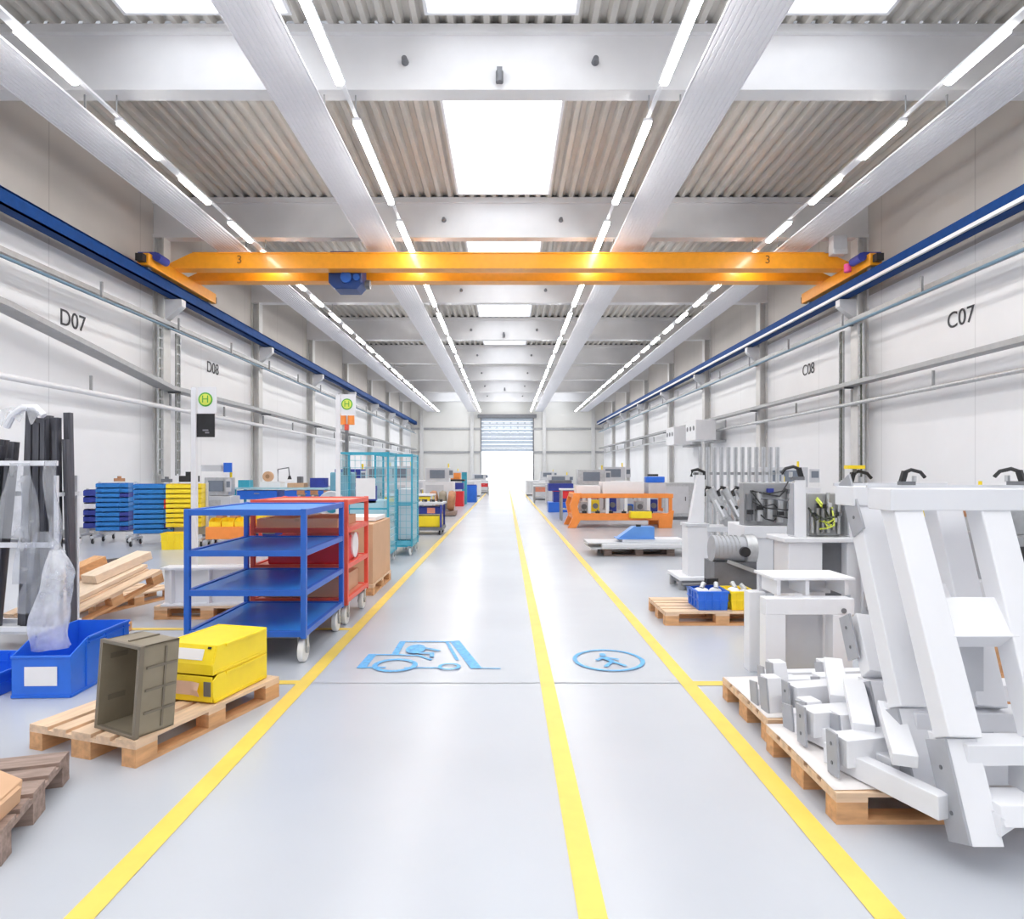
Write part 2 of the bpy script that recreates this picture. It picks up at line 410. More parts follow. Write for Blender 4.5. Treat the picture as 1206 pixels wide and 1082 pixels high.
# strip lights on tracks
rows = ((-7.3, 'outer row on the D07 side', 1), (-2.82, 'row over the forklift lane', 0), (2.68, 'row over the footpath', 0), (7.49, 'outer row on the C07 side', 1))
for x, nm, outer in rows:
    b = MB(); b.span((x-.035, YB+1, 8.27), (x+.035, YF-.6, 8.31))
    tr = tag(b.build('light_track', M['white']), 'thin white light track carrying the ' + nm, 'light track', 'light tracks')
    for y in BY:
        MB().cyl((x, y+.13, 8.3), (x, y+.13, ZB), .012, n=6).build('hanger', M['steel'], tr)
    y = 12.32-4.95*4; k = 0
    while y < YF-5:
        vis = y+3.75 > 9.5
        lab = 'lit strip light, %s from the camera in the %s' % (ORD[k], nm) if vis else 'lit white strip light behind the camera in the %s' % nm
        o = thing('strip_light', lab, 'light', (x, y, 8.20), 0, 'strip lights of the ' + nm)
        MB().span((-.08, 0, .02), (.08, 3.75, .07)).build('housing', M['white'], o)
        for a, c in (((0.04, 1.4), (2.4, 3.7)) if outer else ((.04, 3.71),)):
            MB().prism([(-.065, .02), (-.065, -.03), (-.04, -.05), (.04, -.05), (.065, -.03), (.065, .02)], 'y', a, c).build('diffuser', M['lamp'], o)
        if vis: k += 1
        y += 4.95

# wall services
def tray(name, label, pts, w, sgn, grp):
    o = None
    b = MB(); r = MB()
    for (y0, z0), (y1, z1) in zip(pts, pts[1:]):
        xw = XL if sgn > 0 else XR
        xa, xb = xw+sgn*.36, xw+sgn*(.36+w)
        b.bar(((xa+xb)/2, y0, z0), ((xa+xb)/2, y1, z1), w, .02)
        for xx in (xa, xb): b.bar((xx, y0, z0+.05), (xx, y1, z1+.05), .02, .12)
        n = int((y1-y0)/.6)
        for i in range(n):
            t = (i+.5)/n; r.box(((xa+xb)/2, y0+(y1-y0)*t, z0+(z1-z0)*t+.03), (w-.06, .08, .03))
    o = tag(b.build(name, M['steel']), label, 'cable tray', grp)
    r.build('rung', M['dsteel'], o)
    for (y0, z0), (y1, z1) in zip(pts, pts[1:]):
        y = math.ceil((y0-Y1)/PITCH)*PITCH+Y1
        while y < y1:
            t = (y-y0)/(y1-y0); z = z0+(z1-z0)*t
            MB().box(((XL if sgn > 0 else XR)+sgn*(.36+w/2), y+.15, z-.04), (w-.02, .06, .05)).build('bracket', M['dsteel'], o); y += PITCH
    return o
g_ = 'cable trays along the hall walls'
tray('cable_tray', 'upper grey cable tray above the D07 lettering', [(YB+1, 6.0), (YF-1, 6.0)], .22, 1, g_)
tray('cable_tray', 'lower grey cable tray that slopes down then levels under the D07 lettering', [(YB+1, 7.0-.6), (13.0, 4.9), (19.4, 4.06), (YF-1, 4.06)], .42, 1, g_)
tray('cable_tray', 'upper grey cable tray above the C07 lettering', [(YB+1, 6.1), (YF-1, 6.1)], .22, -1, g_)
tray('cable_tray', 'lower grey cable tray below the C07 lettering', [(YB+1, 4.2), (YF-1, 4.2)], .32, -1, g_)
def pipe(label, x, z, r, m, sgn):
    b = MB(); b.cyl((x, YB+1, z), (x, YF-1, z), r, n=12)
    o = tag(b.build('wall_pipe', m, smooth=True), label, 'pipe', 'pipes along the hall walls')
    y = Y1+PITCH*-2
    while y < YF-2:
        for dy in (0, PITCH/2): MB().span((x-.03, y+dy+.12, z), (x+.03, y+dy+.16, z+.42)).build('pipe_hanger', M['steel'], o)
        y += PITCH
pipe('white round pipe under the lower cable tray on the D07 wall', XL+.44, 3.55, .07, M['white'], 1)
pipe('grey round pipe under the lower cable tray on the C07 wall', XR-.42, 3.68, .06, M['galv'], -1)
pipe('thin grey blue pipe beside the upper cable tray on the D07 wall', XL+.70, 5.86, .035, M['bpipe'], 1)
pipe('thin grey blue pipe beside the upper cable tray on the C07 wall', XR-.70, 6.0, .04, M['bpipe'], -1)
def ladder(label, x, y, z0, z1, sgn):
    b = MB()
    for yy in (-.11, .11): b.span((x-.03, y+yy-.012, z0), (x+.03, y+yy+.012, z1))
    o = tag(b.build('cable_ladder', M['galv']), label, 'cable ladder', 'upright cable ladders')
    r = MB(); z = z0+.15
    while z < z1: r.span((x-.02, y-.1, z), (x+.02, y+.1, z+.05)); z += .3
    r.build('rung', M['steel'], o)
    MB().span((x-.025, y-.07, z0+.05), (x+.0, y+.02, z1)).build('cable', M['cable'], o)
ladder('upright cable ladder on the near side of the column by the D07 wall', XL+.4, 19.35, 1.5, 6.0, 1)
ladder('upright cable ladder on the far side of the column by the D07 wall', XL+.4, 20.4, 1.5, 5.9, 1)
ladder('upright cable ladder on the near side of the column by the C07 wall', XR-.4, 19.35, 1.3, 6.0, -1)
ladder('upright cable ladder on the far side of the column by the C07 wall', XR-.4, 20.5, 1.3, 6.0, -1)
for body, x, y, z, rz in (('D07', XL+.012, 16.05, 5.30, 90), ('D08', XL+.012, 23.7, 5.35, 90), ('C07', XR-.012, 15.7, 5.30, -90), ('C08', XR-.012, 23.6, 5.3, -90)):
    o = text(body, .56, (x, y, z), (R(90), 0, R(rz)), M['text'], 'wall_lettering')
    tag(o, 'black %s lettering on the white wall' % body, 'lettering', kind='structure')

# ------------------------------------------------------------------ floor marks
def flat(name, polys, m, label, z=.003):
    b = MB()
    for i, p in enumerate(polys): b.add([(x, y, z+.00015*i) for x, y in p], [tuple(range(len(p)))])
    o = b.build(name, m, kind='structure'); o['label'] = label
    for p in o.data.polygons:
        if p.normal.z < 0: p.flip()
    return o
def rect(x0, y0, x1, y1): return [(x0,y0),(x1,y0),(x1,y1),(x0,y1)]
def stroke(pts, w, close=False):
    out = []; pts = [Vector(p[:2]) for p in pts]
    if close: pts = pts+[pts[0]]
    for a, c in zip(pts, pts[1:]):
        d = (c-a).normalized(); n = Vector((-d.y, d.x))*w/2; a2, c2 = a-d*w*.3, c+d*w*.3
        out.append([tuple(a2+n), tuple(a2-n), tuple(c2-n), tuple(c2+n)])
    return out
flat('floor_line', [rect(-1.585, YB+.5, -1.475, 64)], M['yline'], 'yellow floor line along the forklift lane beside the trolleys')
flat('floor_line', [rect(.26, YB+.5, .365, 64)], M['yline'], 'yellow floor line dividing forklift lane and footpath')
flat('floor_line', [rect(1.32, YB+.5, 1.43, 64)], M['yline'], 'yellow floor line along the footpath beside the white frames')
flat('floor_line', [rect(-5.2, 4.93, -1.585, 5.02)], M['yline'], 'yellow cross line between the pallet with the yellow bins and the blue trolley')
flat('floor_line', [rect(-5.2, 6.62, -1.585, 6.71)], M['yline'], 'yellow cross line under the trolleys')
flat('floor_line', [rect(1.43, 4.9, 5.2, 5.0)], M['yline'], 'yellow cross line beside the pallets with white frames')
flat('floor_joint', [rect(-1.475, 4.955, .26, 4.972), rect(.365, 4.955, 1.32, 4.972)], M['joint'], 'thin dark floor joint across the aisle', .002)
def Z4(x, y): v = G(400+x/3.174, 730+y/3.17); return (v.x, v.y)
pl = []
pl += stroke([Z4(168,178), Z4(82,178), Z4(122,131), Z4(206,131), Z4(236,82), Z4(430,82)], .035)
pl += stroke([Z4(82,178), Z4(122,131)], .075) + stroke([Z4(206,131), Z4(236,82)], .06)
pl += stroke([Z4(432,82), Z4(508,178)], .09) + stroke([Z4(400,82), Z4(440,150)], .03)
pl += stroke([Z4(505,181), Z4(600,183)], .02) + stroke([Z4(245,180), Z4(375,180)], .025) + stroke([Z4(206,131), Z4(300,135), Z4(340,150)], .03)
def ring(c, rx, ry, n, w): return stroke([(c[0]+rx*math.cos(2*math.pi*k/n), c[1]+ry*math.sin(2*math.pi*k/n)) for k in range(n)], w, True)
pl += ring(Z4(207,171), .165, .165, 20, .045) + ring(Z4(410,177), .08, .08, 16, .03)
c0 = Z4(285,112); pl += [[(c0[0]+.09*math.cos(k*.5236), c0[1]+.15*math.sin(k*.5236)) for k in range(12)]]
pl += stroke([Z4(300,105), Z4(370,118)], .04) + stroke([Z4(300,128), Z4(345,128), Z4(345,140)], .04)
flat('floor_pictogram', pl, M['iblue'], 'blue forklift pictogram painted on the floor', .004)
cx_, cy_ = .871, 5.56
pl = ring((cx_, cy_), .285, .31, 40, .035)
for a in ([(-.01,.02),(.02,-.06)], [(.02,-.06),(-.055,-.2)], [(.02,-.06),(.11,-.18)], [(-.03,.06),(-.1,-.02)], [(-.01,.06),(.08,.0)]):
    pl += stroke([(cx_+x, cy_+y) for x, y in a], .035)
pl += [[(cx_-.03+.03*math.cos(k*.6283), cy_+.14+.045*math.sin(k*.6283)) for k in range(10)]] + [[(cx_-.05, cy_+.08), (cx_+.05, cy_-.04), (cx_+.0, cy_-.07), (cx_-.07, cy_+.06)]]
flat('floor_pictogram', pl, M['iblue'], 'blue pedestrian in a blue ring painted on the floor', .004)
EXPO = -0.17

# ================================================================== OBJECT BUILDERS
def caster(parent, x, y, r=.1, w=.045, rz=0.0, fork=None, wheel=None):
    f = fork or M['galv']
    b = MB(); b.box((x, y, 2*r+.03), (.09, .09, .012)); b.box((x-w/2-.012, y, 1.45*r+.01), (.006, .05, 1.3*r)); b.box((x+w/2+.012, y, 1.45*r+.01), (.006, .05, 1.3*r))
    c = b.build('caster', f, parent)
    b = MB(); b.lathe([(r*.25, -w/2), (r*.92, -w/2), (r, -w*.35), (r, w*.35), (r*.92, w/2), (r*.25, w/2)], n=20, mtx=Matrix.Translation((x, y, r)) @ Matrix.Rotation(R(90), 4, 'Y'))
    b.build('wheel', wheel or M['wheel'], c, smooth=True)
    MB().cyl((x-w/2-.02, y, r), (x+w/2+.02, y, r), r*.27, n=12).build('hub', M['steel'], c)
    return c

def pallet(label, loc, rz=0, m='wood', group='wooden pallets on the floor', L=1.2, W=.8):
    o = thing('wooden_pallet', label, 'pallet', loc, rz, group)
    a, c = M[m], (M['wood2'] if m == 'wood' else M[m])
    for i, w in enumerate((.145, .1, .145, .1, .145)):
        x = -W/2+.0725+(W-.145)*i/4
        MB().box((x, 0, .133), (w, L, .022)).build('deck_board', a, o, bev=.002)
    for y in (-L/2+.0725, 0, L/2-.0725):
        MB().box((0, y, .111), (W, .145, .022)).build('cross_board', a, o)
        for x, w in ((-W/2+.05, .1), (0, .145), (W/2-.05, .1)):
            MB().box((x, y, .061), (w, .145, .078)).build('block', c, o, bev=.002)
    for x, w in ((-W/2+.05, .1), (0, .145), (W/2-.05, .1)):
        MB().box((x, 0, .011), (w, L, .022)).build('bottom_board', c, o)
    return o

def bin_open(name, label, cat, loc, rz, W, D, H, m, lip=.55, cut=.25, group=None, paper=True, stack=False, simple=False):
    """open-fronted storage bin, front towards -y"""
    o = thing(name, label, cat, loc, rz, group); t = .008
    side = [(-D/2, 0), (D/2, 0), (D/2, H), (-D/2+cut, H), (-D/2, H*lip)]
    b = MB()
    b.prism(side, 'x', -W/2, -W/2+t); b.prism(side, 'x', W/2-t, W/2)
    b.box((0, 0, t/2), (W-2*t, D, t)); b.box((0, D/2-t/2, H/2), (W-2*t, t, H)); b.box((0, -D/2+t/2, H*lip/2), (W-2*t, t, H*lip))
    b.build('body', m, o)
    if simple: return o
    b = MB()
    for sx in (-1, 1):
        b.box((sx*(W/2+.004), cut/2, H-.008), (.016, D-cut, .016)); b.box((sx*(W/2+.003), 0, .012), (.01, D, .02))
    b.box((0, D/2+.003, H-.01), (W, .014, .018)); b.box((0, -D/2-.004, H*lip-.008), (W+.012, .014, .016)); b.box((0, -D/2-.003, .012), (W, .01, .02))
    b.build('rim', m, o, bev=.002)
    if paper: MB().box((0, -D/2-.006, H*lip*.52), (W*.55, .003, H*lip*.45)).build('paper_label', M['paper'], o)
    return o

def tote(name, label, cat, loc, rz, W, D, H, m, group=None, paper=None, taper=.03):
    o = thing(name, label, cat, loc, rz, group); t = .006
    def shell(w0, d0, w1, d1, z0, z1): 
        return [(-w0/2,-d0/2,z0),(w0/2,-d0/2,z0),(w0/2,d0/2,z0),(-w0/2,d0/2,z0),(-w1/2,-d1/2,z1),(w1/2,-d1/2,z1),(w1/2,d1/2,z1),(-w1/2,d1/2,z1)]
    b = MB(); fs = [(0,3,2,1),(0,1,5,4),(1,2,6,5),(2,3,7,6),(3,0,4,7)]
    w0, d0 = W-taper, D-taper
    b.add(shell(w0, d0, W, D, 0, H), fs); b.add(shell(w0-2*t, d0-2*t, W-2*t, D-2*t, t, H), fs)
    n = [(8+k) for k in range(0)]
    b.build('body', m, o)
    b = MB()
    for sy in (-1, 1): b.box((0, sy*(D/2), H-.012), (W+.02, .018, .024))
    for sx in (-1, 1): b.box((sx*(W/2), 0, H-.012), (.018, D-.018, .024))
    b.build('rim', m, o, bev=.002)
    b = MB()
    for k in range(1, 4):
        for sy in (-1, 1): b.box((-W/2+W*k/4, sy*(D/2-taper/4), H*.5), (.012, taper*.5+.012, H*.8))
        for sx in (-1, 1): b.box((sx*(W/2-taper/4), -D/2+D*k/4, H*.5), (taper*.5+.012, .012, H*.8))
    zb = H*.5
    for sy in (-1, 1): b.box((0, sy*(D/2-taper/4), zb), (W-.01, taper*.5+.006, .014))
    for sx in (-1, 1): b.box((sx*(W/2-taper/4), 0, zb), (taper*.5+.006, D-.01, .014))
    b.build('stiffening_rib', m, o)
    if paper: MB().box((0, -D/2-.004+taper/4, H*.45), (W*.5, .004, H*.4), (R(-3), 0, 0)).build('paper_label', M['paper'], o)
    return o

# ================================================================== LEFT SIDE
# --- pallet with bins at the yellow line
pa = 18.5
PB = Vector((-2.0, 3.53, 0)); du = Vector((math.sin(R(pa)), math.cos(R(pa)), 0)); dv = Vector((-math.cos(R(pa)), math.sin(R(pa)), 0))
pc = PB + du*.6 + dv*.4
pallet('clean wooden pallet carrying the brown crate and the yellow bins', pc, -R(pa))
def onp(u, v, z=.144): p = PB+du*u+dv*v; return (p.x, p.y, z)
# brown euro crate standing on its short end, opening towards the aisle end
cr8 = thing('plastic_crate', 'dark taupe plastic crate stood on end with its open side facing forward, on the pallet', 'crate', (onp(.40, .33)[0]+.06, onp(.40, .33)[1]-.27, .146), R(-pa-10))
W8, D8, H8 = .35, .24, .50
b = MB(); t = .012
# back wall is at +y (crate floor), opening at -y; end wall on the pallet is inclined so the crate leans
ln = R(5)
def tilt(p): x, y, z = p; return (x+(z)*math.tan(ln)*.75, y+z*.03, z)
def tb(mb, c, d):
    x, y, z = d[0]/2, d[1]/2, d[2]/2
    vs = [tilt((c[0]+sx*x, c[1]+sy*y, c[2]+sz*z)) for sx, sy, sz in ((-1,-1,-1),(1,-1,-1),(1,1,-1),(-1,1,-1),(-1,-1,1),(1,-1,1),(1,1,1),(-1,1,1))]
    mb.add(vs, [(0,3,2,1),(4,5,6,7),(0,1,5,4),(1,2,6,5),(2,3,7,6),(3,0,4,7)])
tb(b, (0, D8/2-t/2, H8/2), (W8-.03, t, H8-.02)); tb(b, (-W8/2+t/2, 0, H8/2), (t, D8, H8)); tb(b, (W8/2-t/2, 0, H8/2), (t, D8, H8))
tb(b, (0, 0, t/2), (W8, D8, t)); tb(b, (0, 0, H8-t/2), (W8, D8, t)); b.build('body', M['taupe'], cr8)
b = MB()
for sx in (-1, 1): tb(b, (sx*(W8/2+.004), -D8/2+.012, H8/2), (.02, .026, H8+.01))
for zz in (.008, H8-.004): tb(b, (0, -D8/2+.012, zz), (W8+.02, .026, .02))
b.build('rim', M['tauped'], cr8, bev=.003)
for sx in (-1, 1):
    b = MB(); tb(b, (sx*(W8/2+.003), .04, H8/2), (.01, .012, H8*.9))
    for k in range(1, 4): tb(b, (sx*(W8/2+.003), .02, H8*k/4), (.01, D8-.06, .014))
    b.build('stiffening_rib', M['tauped'], cr8)
b = MB(); tb(b, (0, .02, H8+.003), (.014, D8-.06, .01)); b.build('stiffening_rib', M['tauped'], cr8)
b = MB()
for zz in (.16, .40):
    b = MB(); tb(b, (-W8/2+t+.003, -.02, zz), (.004, .1, .03)); b.build('grip', M['tauped'], cr8)
# two stacked yellow bins
for k, (z, lab, cond) in enumerate(((.146, 'lower yellow storage bin with a curled torn label, under another yellow bin', 1), (.325, 'upper yellow storage bin with a clean white label, stacked on another yellow bin', 0))):
    o = thing('storage_bin', lab, 'bin', onp(.85, .24, z), R(-pa+4), 'yellow bins stacked on the pallet')
    W, D, H = .40, .56, .178
    side = [(-D/2, 0), (D/2, 0), (D/2, H), (-D/2+.045, H), (-D/2+.008, H*.4), (-D/2, H*.35)] if k else [(-D/2+.02, 0), (D/2, 0), (D/2, H), (-D/2+.05, H), (-D/2, H*.8), (-D/2, H*.3)]
    b = MB()
    b.prism(side, 'x', -W/2, -W/2+.01); b.prism(side, 'x', W/2-.01, W/2); b.box((0, 0, .006), (W-.02, D-.04, .008)); b.box((0, D/2-.006, H/2), (W-.02, .012, H))
    if k: b.bar((0, -D/2+.006, H*.36), (0, -D/2+.048, H), W-.02, .01, up=(0,-.93,.35)); b.box((0, -D/2+.006, H*.19), (W-.02, .012, H*.38)); b.span((-W/2+.01, -D/2+.045, H-.012), (W/2-.01, D/2-.01, H-.004))
    else: b.box((0, -D/2+.006, H*.5), (W-.02, .012, H*.9))
    b.build('body', M['yellow'], o, bev=.003)
    for sx in (-1, 1): MB().box((sx*(W/2+.003), .05, H-.012), (.012, D-.14, .018)).build('rim', M['yellow'], o, bev=.002); MB().box((sx*(W/2+.002), 0, .014), (.008, D-.04, .014)).build('foot_rim', M['yellow'], o)
    if k:
        MB().bar((-.02, -D/2+.006, H*.50), (-.02, -D/2+.030, H*.86), .27, .004, up=(0,-.93,.35)).build('paper_label', M['paper'], o)
        b = MB()
        for sx in (-.17, .15): b.bar((sx, -D/2+.031, H*.88), (sx, -D/2+.036, H*.95), .022, .008, up=(0,-.93,.35))
        b.build('label_clip', M['black'], o)
    else:
        MB().sheet(lambda u, v: (-.15+.27*u+.0*v, -D/2-.006-.04*max(0,u-.75)*4*(1-abs(v-.5)), H*.28+.085*v), 10, 4).build('paper_label', mat('torn_label_tan', (.72,.50,.38), .6), o, solid=.002)
        MB().box((.16, -D/2-.003, H*.52), (.05, .006, .09)).build('label_slot', M['dsteel'], o)

# --- blue open-fronted container with liner bag
bb = bin_open('storage_container', 'large bright blue open fronted container with a white label and a plastic bag in it', 'container', (-3.305, 5.01, 0), R(2), .41, .76, .385, M['blue'], .78, .2)
o = bb
b = MB()
for y in (-.2, .05, .3):
    b.box((.41/2+.005, y, .19), (.01, .016, .33))
b.box((.41/2+.006, .1, .34), (.012, .55, .012)); b.build('stiffening_rib', M['blue'], bb)
b2_ = tote('storage_container', 'blue plastic box cut off at the picture edge beside the large blue container', 'container', (-3.86, 4.95, 0), 0, .5, .6, .17, M['blue'])
# --- dark pallet and carton at the near corner
pallet('weathered dark wooden pallet at the near corner with a broken edge', (-2.74, 2.86, 0), R(107), 'wooddark')
o = thing('carton', 'pale torn cardboard carton standing on the weathered dark pallet', 'carton', (-2.24, 2.72, .146), R(12))
b = MB(); b.prism([(-.14,0),(.13,0),(.14,.1),(.05,.15),(-.14,.13)], 'y', -.14, .14); b.build('body', M['card'], o, bev=.004)
b = MB(); b.bar((.05,-.0,.15), (.15,-.0,.08), .2, .006, up=(1,0,.5)); b.build('flap', M['card'], o)
# --- rack of wrapped profiles
RX, RY = -4.37, 6.0
rk = thing('profile_rack', 'white wheeled rack holding dark rubber profiles wrapped in plastic film', 'rack', (RX, RY, 0))
for x in (-.62, .34):
    for y in (-.14, .14): MB().box((x, y, .86), (.028, .028, 1.42)).build('post', M['white'], rk)
for y in (-.16, .16):
    for z in (.2, .95, 1.68 if y < 0 else 1.4): MB().box((-.14, y, z), (1.0, .04, .045)).build('cross_bar', M['white'], rk, bev=.004)
for x in (-.62, .34):
    for z in (.2, 1.4): MB().box((x, 0, z), (.035, .26, .035)).build('side_bar', M['wgrey'], rk)
MB().box((-.11, 0, .17), (1.02, .34, .03)).build('base_shelf', M['wgrey'], rk)
for x in (-.58, .36):
    for y in (-.12, .12): caster(rk, x, y, .06, .03)
prof = None
spec = [(-.50,-.1,1.95,.05,-14),(-.44,.05,1.9,.06,-12),(-.38,-.16,1.84,.05,-11),(-.32,.02,1.88,.07,-10),(-.27,-.2,1.72,.05,-9),
        (-.16,.1,2.22,.075,-4),(-.10,-.05,2.06,.06,-3),(-.05,.08,2.1,.05,-2),(.0,-.1,2.05,.07,-1),(.05,.05,2.12,.06,0),(.09,-.15,2.08,.05,0),(.15,.0,2.1,.07,1),(.2,-.1,1.98,.05,1),(.245,.1,2.15,.06,2),(.28,-.05,1.9,.04,3)]
for i, (x, y, hh, w, a) in enumerate(spec):
    y *= .5; x = -.3+(x+.5)*.83
    ta = math.tan(R(a)); H = hh-.19
    b = MB()
    x1 = x - ta*0; x0 = x + ta*H*-.8
    b.bar((x1+(-ta)*.0+ -ta*-H*.55, y, .19), (x, y, hh), w, .05, up=(0,1,0)); b.bar((x1+ta*H*.55+w*.28, y-.028, .19), (x+w*.28, y-.028, hh-.005), w*.3, .02, up=(0,1,0))
    o = b.build('rubber_profile', M['profile'])
    o.location = (RX, RY, 0)
    pos = 'leftmost leaning' if i == 0 else ('rightmost' if i == len(spec)-1 else ORD[i]+' from the left, ' + ('leaning' if a < -5 else 'upright'))
    tag(o, 'dark grey rubber profile, %s in the wrapped rack' % pos, 'profile', 'dark rubber profiles standing in the rack')
def bag(label, c, rx, ry, h, seed, m='film2', group='plastic film bags round the rack', top=.35, flare=1.25):
    rnd = random.Random(seed); ph = [rnd.uniform(0, 6.28) for _ in range(8)]
    def fn(u, v):
        a = 2*math.pi*u; k = (1-v)*flare + v*top if v > .75 else flare-(flare-1)*v*1.3
        if v > .75: k = (flare-(flare-1)*.975)*(1-(v-.75)/.25)+top*(v-.75)/.25
        q = 1 + .10*math.sin(3*a+ph[0]+4*v)+.08*math.sin(5*a+ph[1]-7*v)+.05*math.sin(9*a+ph[2]+13*v)+.05*math.sin(11*v+ph[3])
        return (c[0]+rx*k*q*math.cos(a)+.03*math.sin(5*v+ph[4]), c[1]+ry*k*q*math.sin(a), c[2]+h*v)
    b = MB(); b.sheet(fn, 36, 24)
    return tag(b.build('plastic_bag', M[m], smooth=True), label, 'plastic bag', group)
bag('tall crumpled clear plastic bag standing in the front of the blue container', (-3.36, 4.86, .30), .10, .10, .72, 3, 'film')
bag('clear plastic film gathered low round the corner of the profile rack', (RX+.30, RY-.26, .36), .15, .05, .72, 5, flare=1.1)
bag('narrow twisted strip of clear film hanging from the rack corner post', (RX+.36, RY-.22, .95), .05, .04, .75, 8, top=.9, flare=1.0)
bag('clear film sleeve over the leaning profiles of the rack', (RX+.06, RY-.25, 1.02), .10, .03, .66, 11, top=.8, flare=1.2)
bag('long clear film sleeve hanging beside the leaning profiles below the rack bar', (RX+.16, RY-.26, .62), .07, .03, .95, 17, top=.6, flare=1.2)
b = MB(); b.tube([(RX-.06, RY-.2, 2.0), (RX+.0, RY-.22, 2.1), (RX+.1, RY-.22, 2.17), (RX+.2, RY-.2, 2.17), (RX+.27, RY-.2, 2.10)], .03, 8)
tag(b.build('film_strip', M['white'], smooth=True), 'white film strip tied over the tops of the upright profiles', 'film')
b = MB(); b.sheet(lambda u, v: (RX-.10+.36*u, RY-.24-.02*math.sin(9*u), 2.13+.05*math.sin(3.1*u)-.14*v*(.6+.4*math.sin(17*u))), 24, 4)
tag(b.build('film_wrap', M['film'], smooth=True), 'ragged clear film hanging over the upright profile tops', 'film')
for k, (dx, z, c, lab) in enumerate(((-.50, .72, 'blue', 'blue box on the middle bar of the profile rack'), (-.48, .30, 'dblue', 'navy box at the foot of the profile rack'))):
    tote('box', lab, 'box', (RX+dx-.02, RY-.0, z-.11), 0, .2, .3, .26, M[c])
MB_ = MB().box((0, 0, .1), (.14, .02, .2)); o = MB_.build('tag_card', M['yellow']); o.location = (RX-.56, RY-.1, 1.86); tag(o, 'yellow card with a red spot clipped above the profile rack', 'card')
MB().cyl((.02, -.016, .1), (.02, -.010, .1), .035, n=14).build('red_spot', M['red'], o)
for k in range(3):
    o = thing('clamp_knob', 'black and white clamp knob, %s from the left on the rack top bar' % ORD[k], 'knob', (RX-.47+.1*k, RY-.16, 1.7025), 0, 'clamp knobs on the rack top bar')
    MB().cyl((0,0,0), (0,0,.09), .018, n=10).build('stem', M['white'], o); MB().blob((0,0,.11), (.035,.035,.03)).build('knob', M['black'], o, smooth=True)

# --- pallet stack with planks behind
pallet('pale wooden pallet flat on the floor beside the tilted plank stack', (-4.78, 7.95, 0), R(-16))
b = pallet('second wooden pallet tilted up under the leaning board behind the blue container', (-4.40, 6.92, .22), 0); b.rotation_euler = (R(15), 0, R(-18))
def plank(label, p, q, w, h, m, grp='planks on the tilted pallet'):
    return tag(MB().bar(p, q, w, h).build('wooden_plank', m, bev=.004), label, 'plank', grp)
plank('wide pale wooden board lying on the tilted pallet', (-4.58, 6.40, .245), (-4.24, 7.45, .545), .40, .04, M['woodpale'])
plank('thick pale timber on the upper end of the leaning board', (-4.42, 6.92, .465), (-4.17, 7.55, .65), .22, .09, M['woodpale'])
plank('brown timber offcut beside the leaning board, farther from the aisle', (-4.75, 6.95, .46), (-4.58, 7.40, .60), .18, .12, M['wood2'])
plank('dark steel bar lying behind the leaning board', (-5.1, 7.9, .50), (-4.6, 8.2, .52), .08, .06, M['dsteel'])

# --- trolleys
def trolley(label, loc, W, D, shelves, H, mpost, mshelf, r=.1, grp='shelf trolleys beside the yellow line', hw=None):
    o = thing('shelf_trolley', label, 'trolley', loc, 0, grp)
    for x in (-W/2, W/2):
        for y in (-D/2, D/2): MB().box((x, y, (.23+H)/2), (.045, .045, H-.23+.03)).build('post', mpost, o, bev=.004)
    for z in shelves:
        s_ = MB().box((0, 0, z), (W-.05, D-.05, .018)).build('shelf', mshelf, o)
        b = MB()
        for sy in (-1, 1): b.box((0, sy*D/2, z-.005), (W, .04, .05))
        for sx in (-1, 1): b.box((sx*W/2, 0, z-.005), (.04, D, .05))
        b.build('rim', mpost, s_, bev=.003)
    b = MB(); b.box((0, 0, .22), (W*.9, D*.9, .04)); b.build('chassis', M['dsteel'], o)
    for x in (-W/2+.07, W/2-.03):
        for y in (-D/2+.08, D/2-.1): caster(o, x, y, r, .05)
    return o
bt = trolley('blue four tier shelf trolley with empty shelves and white wheels', (-2.17, 6.07, 0), .97, 1.24, (.26, .60, .93, 1.27), 1.28, M['tblue'], M['shelfb'])
rt = trolley('red shelf trolley loaded with boxes directly behind the blue trolley', (-2.15, 7.30, 0), .97, .98, (.27, .62, 1.0, 1.29), 1.30, M['redmet'], M['redshelf'])
def carton(label, loc, d, rz=0, m='card', name='carton', cat='carton', group=None, tape=True):
    o = thing(name, label, cat, loc, rz, group)
    MB().box((0, 0, d[2]/2), d).build('body', M[m], o, bev=.004)
    if tape:
        b = MB(); b.box((0, 0, d[2]+.001), (.05, d[1], .002)); b.box((0, -d[1]/2-.001, d[2]*.85), (.05, .002, d[2]*.3)); b.build('tape', mat('parcel_tape', (.56,.36,.20), .3), o)
    return o
carton('long brown carton on the top shelf level under the red trolley roof', (-2.2, 7.3, 1.012), (.85, .85, .1), 0)
carton('brown carton on the lowest shelf of the red trolley', (-2.15, 7.3, .282), (.82, .8, .2), 0)
o = thing('red_box', 'bright red box with a white roll end on the middle shelf of the red trolley', 'box', (-2.1, 7.2, .632), 0)
MB().box((0, 0, .14), (.8, .7, .28)).build('body', M['red'], o, bev=.02)
MB().cyl((.38, .1, .16), (.42, .1, .16), .14, n=24).build('roll_end', M['paper'], o, smooth=True)
carton('flat brown carton on the blue trolley second shelf back edge', (-2.25, 6.3, .612), (.6, .4, .04), 0, tape=False) if 0 else None

# --- large carton on its pallet
pallet('wooden pallet under the large brown carton beside the yellow line', (-2.12, 9.12, 0), R(0), L=1.3)
o = carton('large open brown carton standing on a pallet behind the red trolley', (-2.12, 9.12, .145), (.78, 1.26, .78), 0)
b = MB(); b.bar((-.38, -.64, .79), (-.5, -.64, .98), .02, .9, up=(0,1,0)) if 0 else None
MB().box((.1, .1, .82), (.5, .7, .05)).build('top_filler', M['paper'], o)

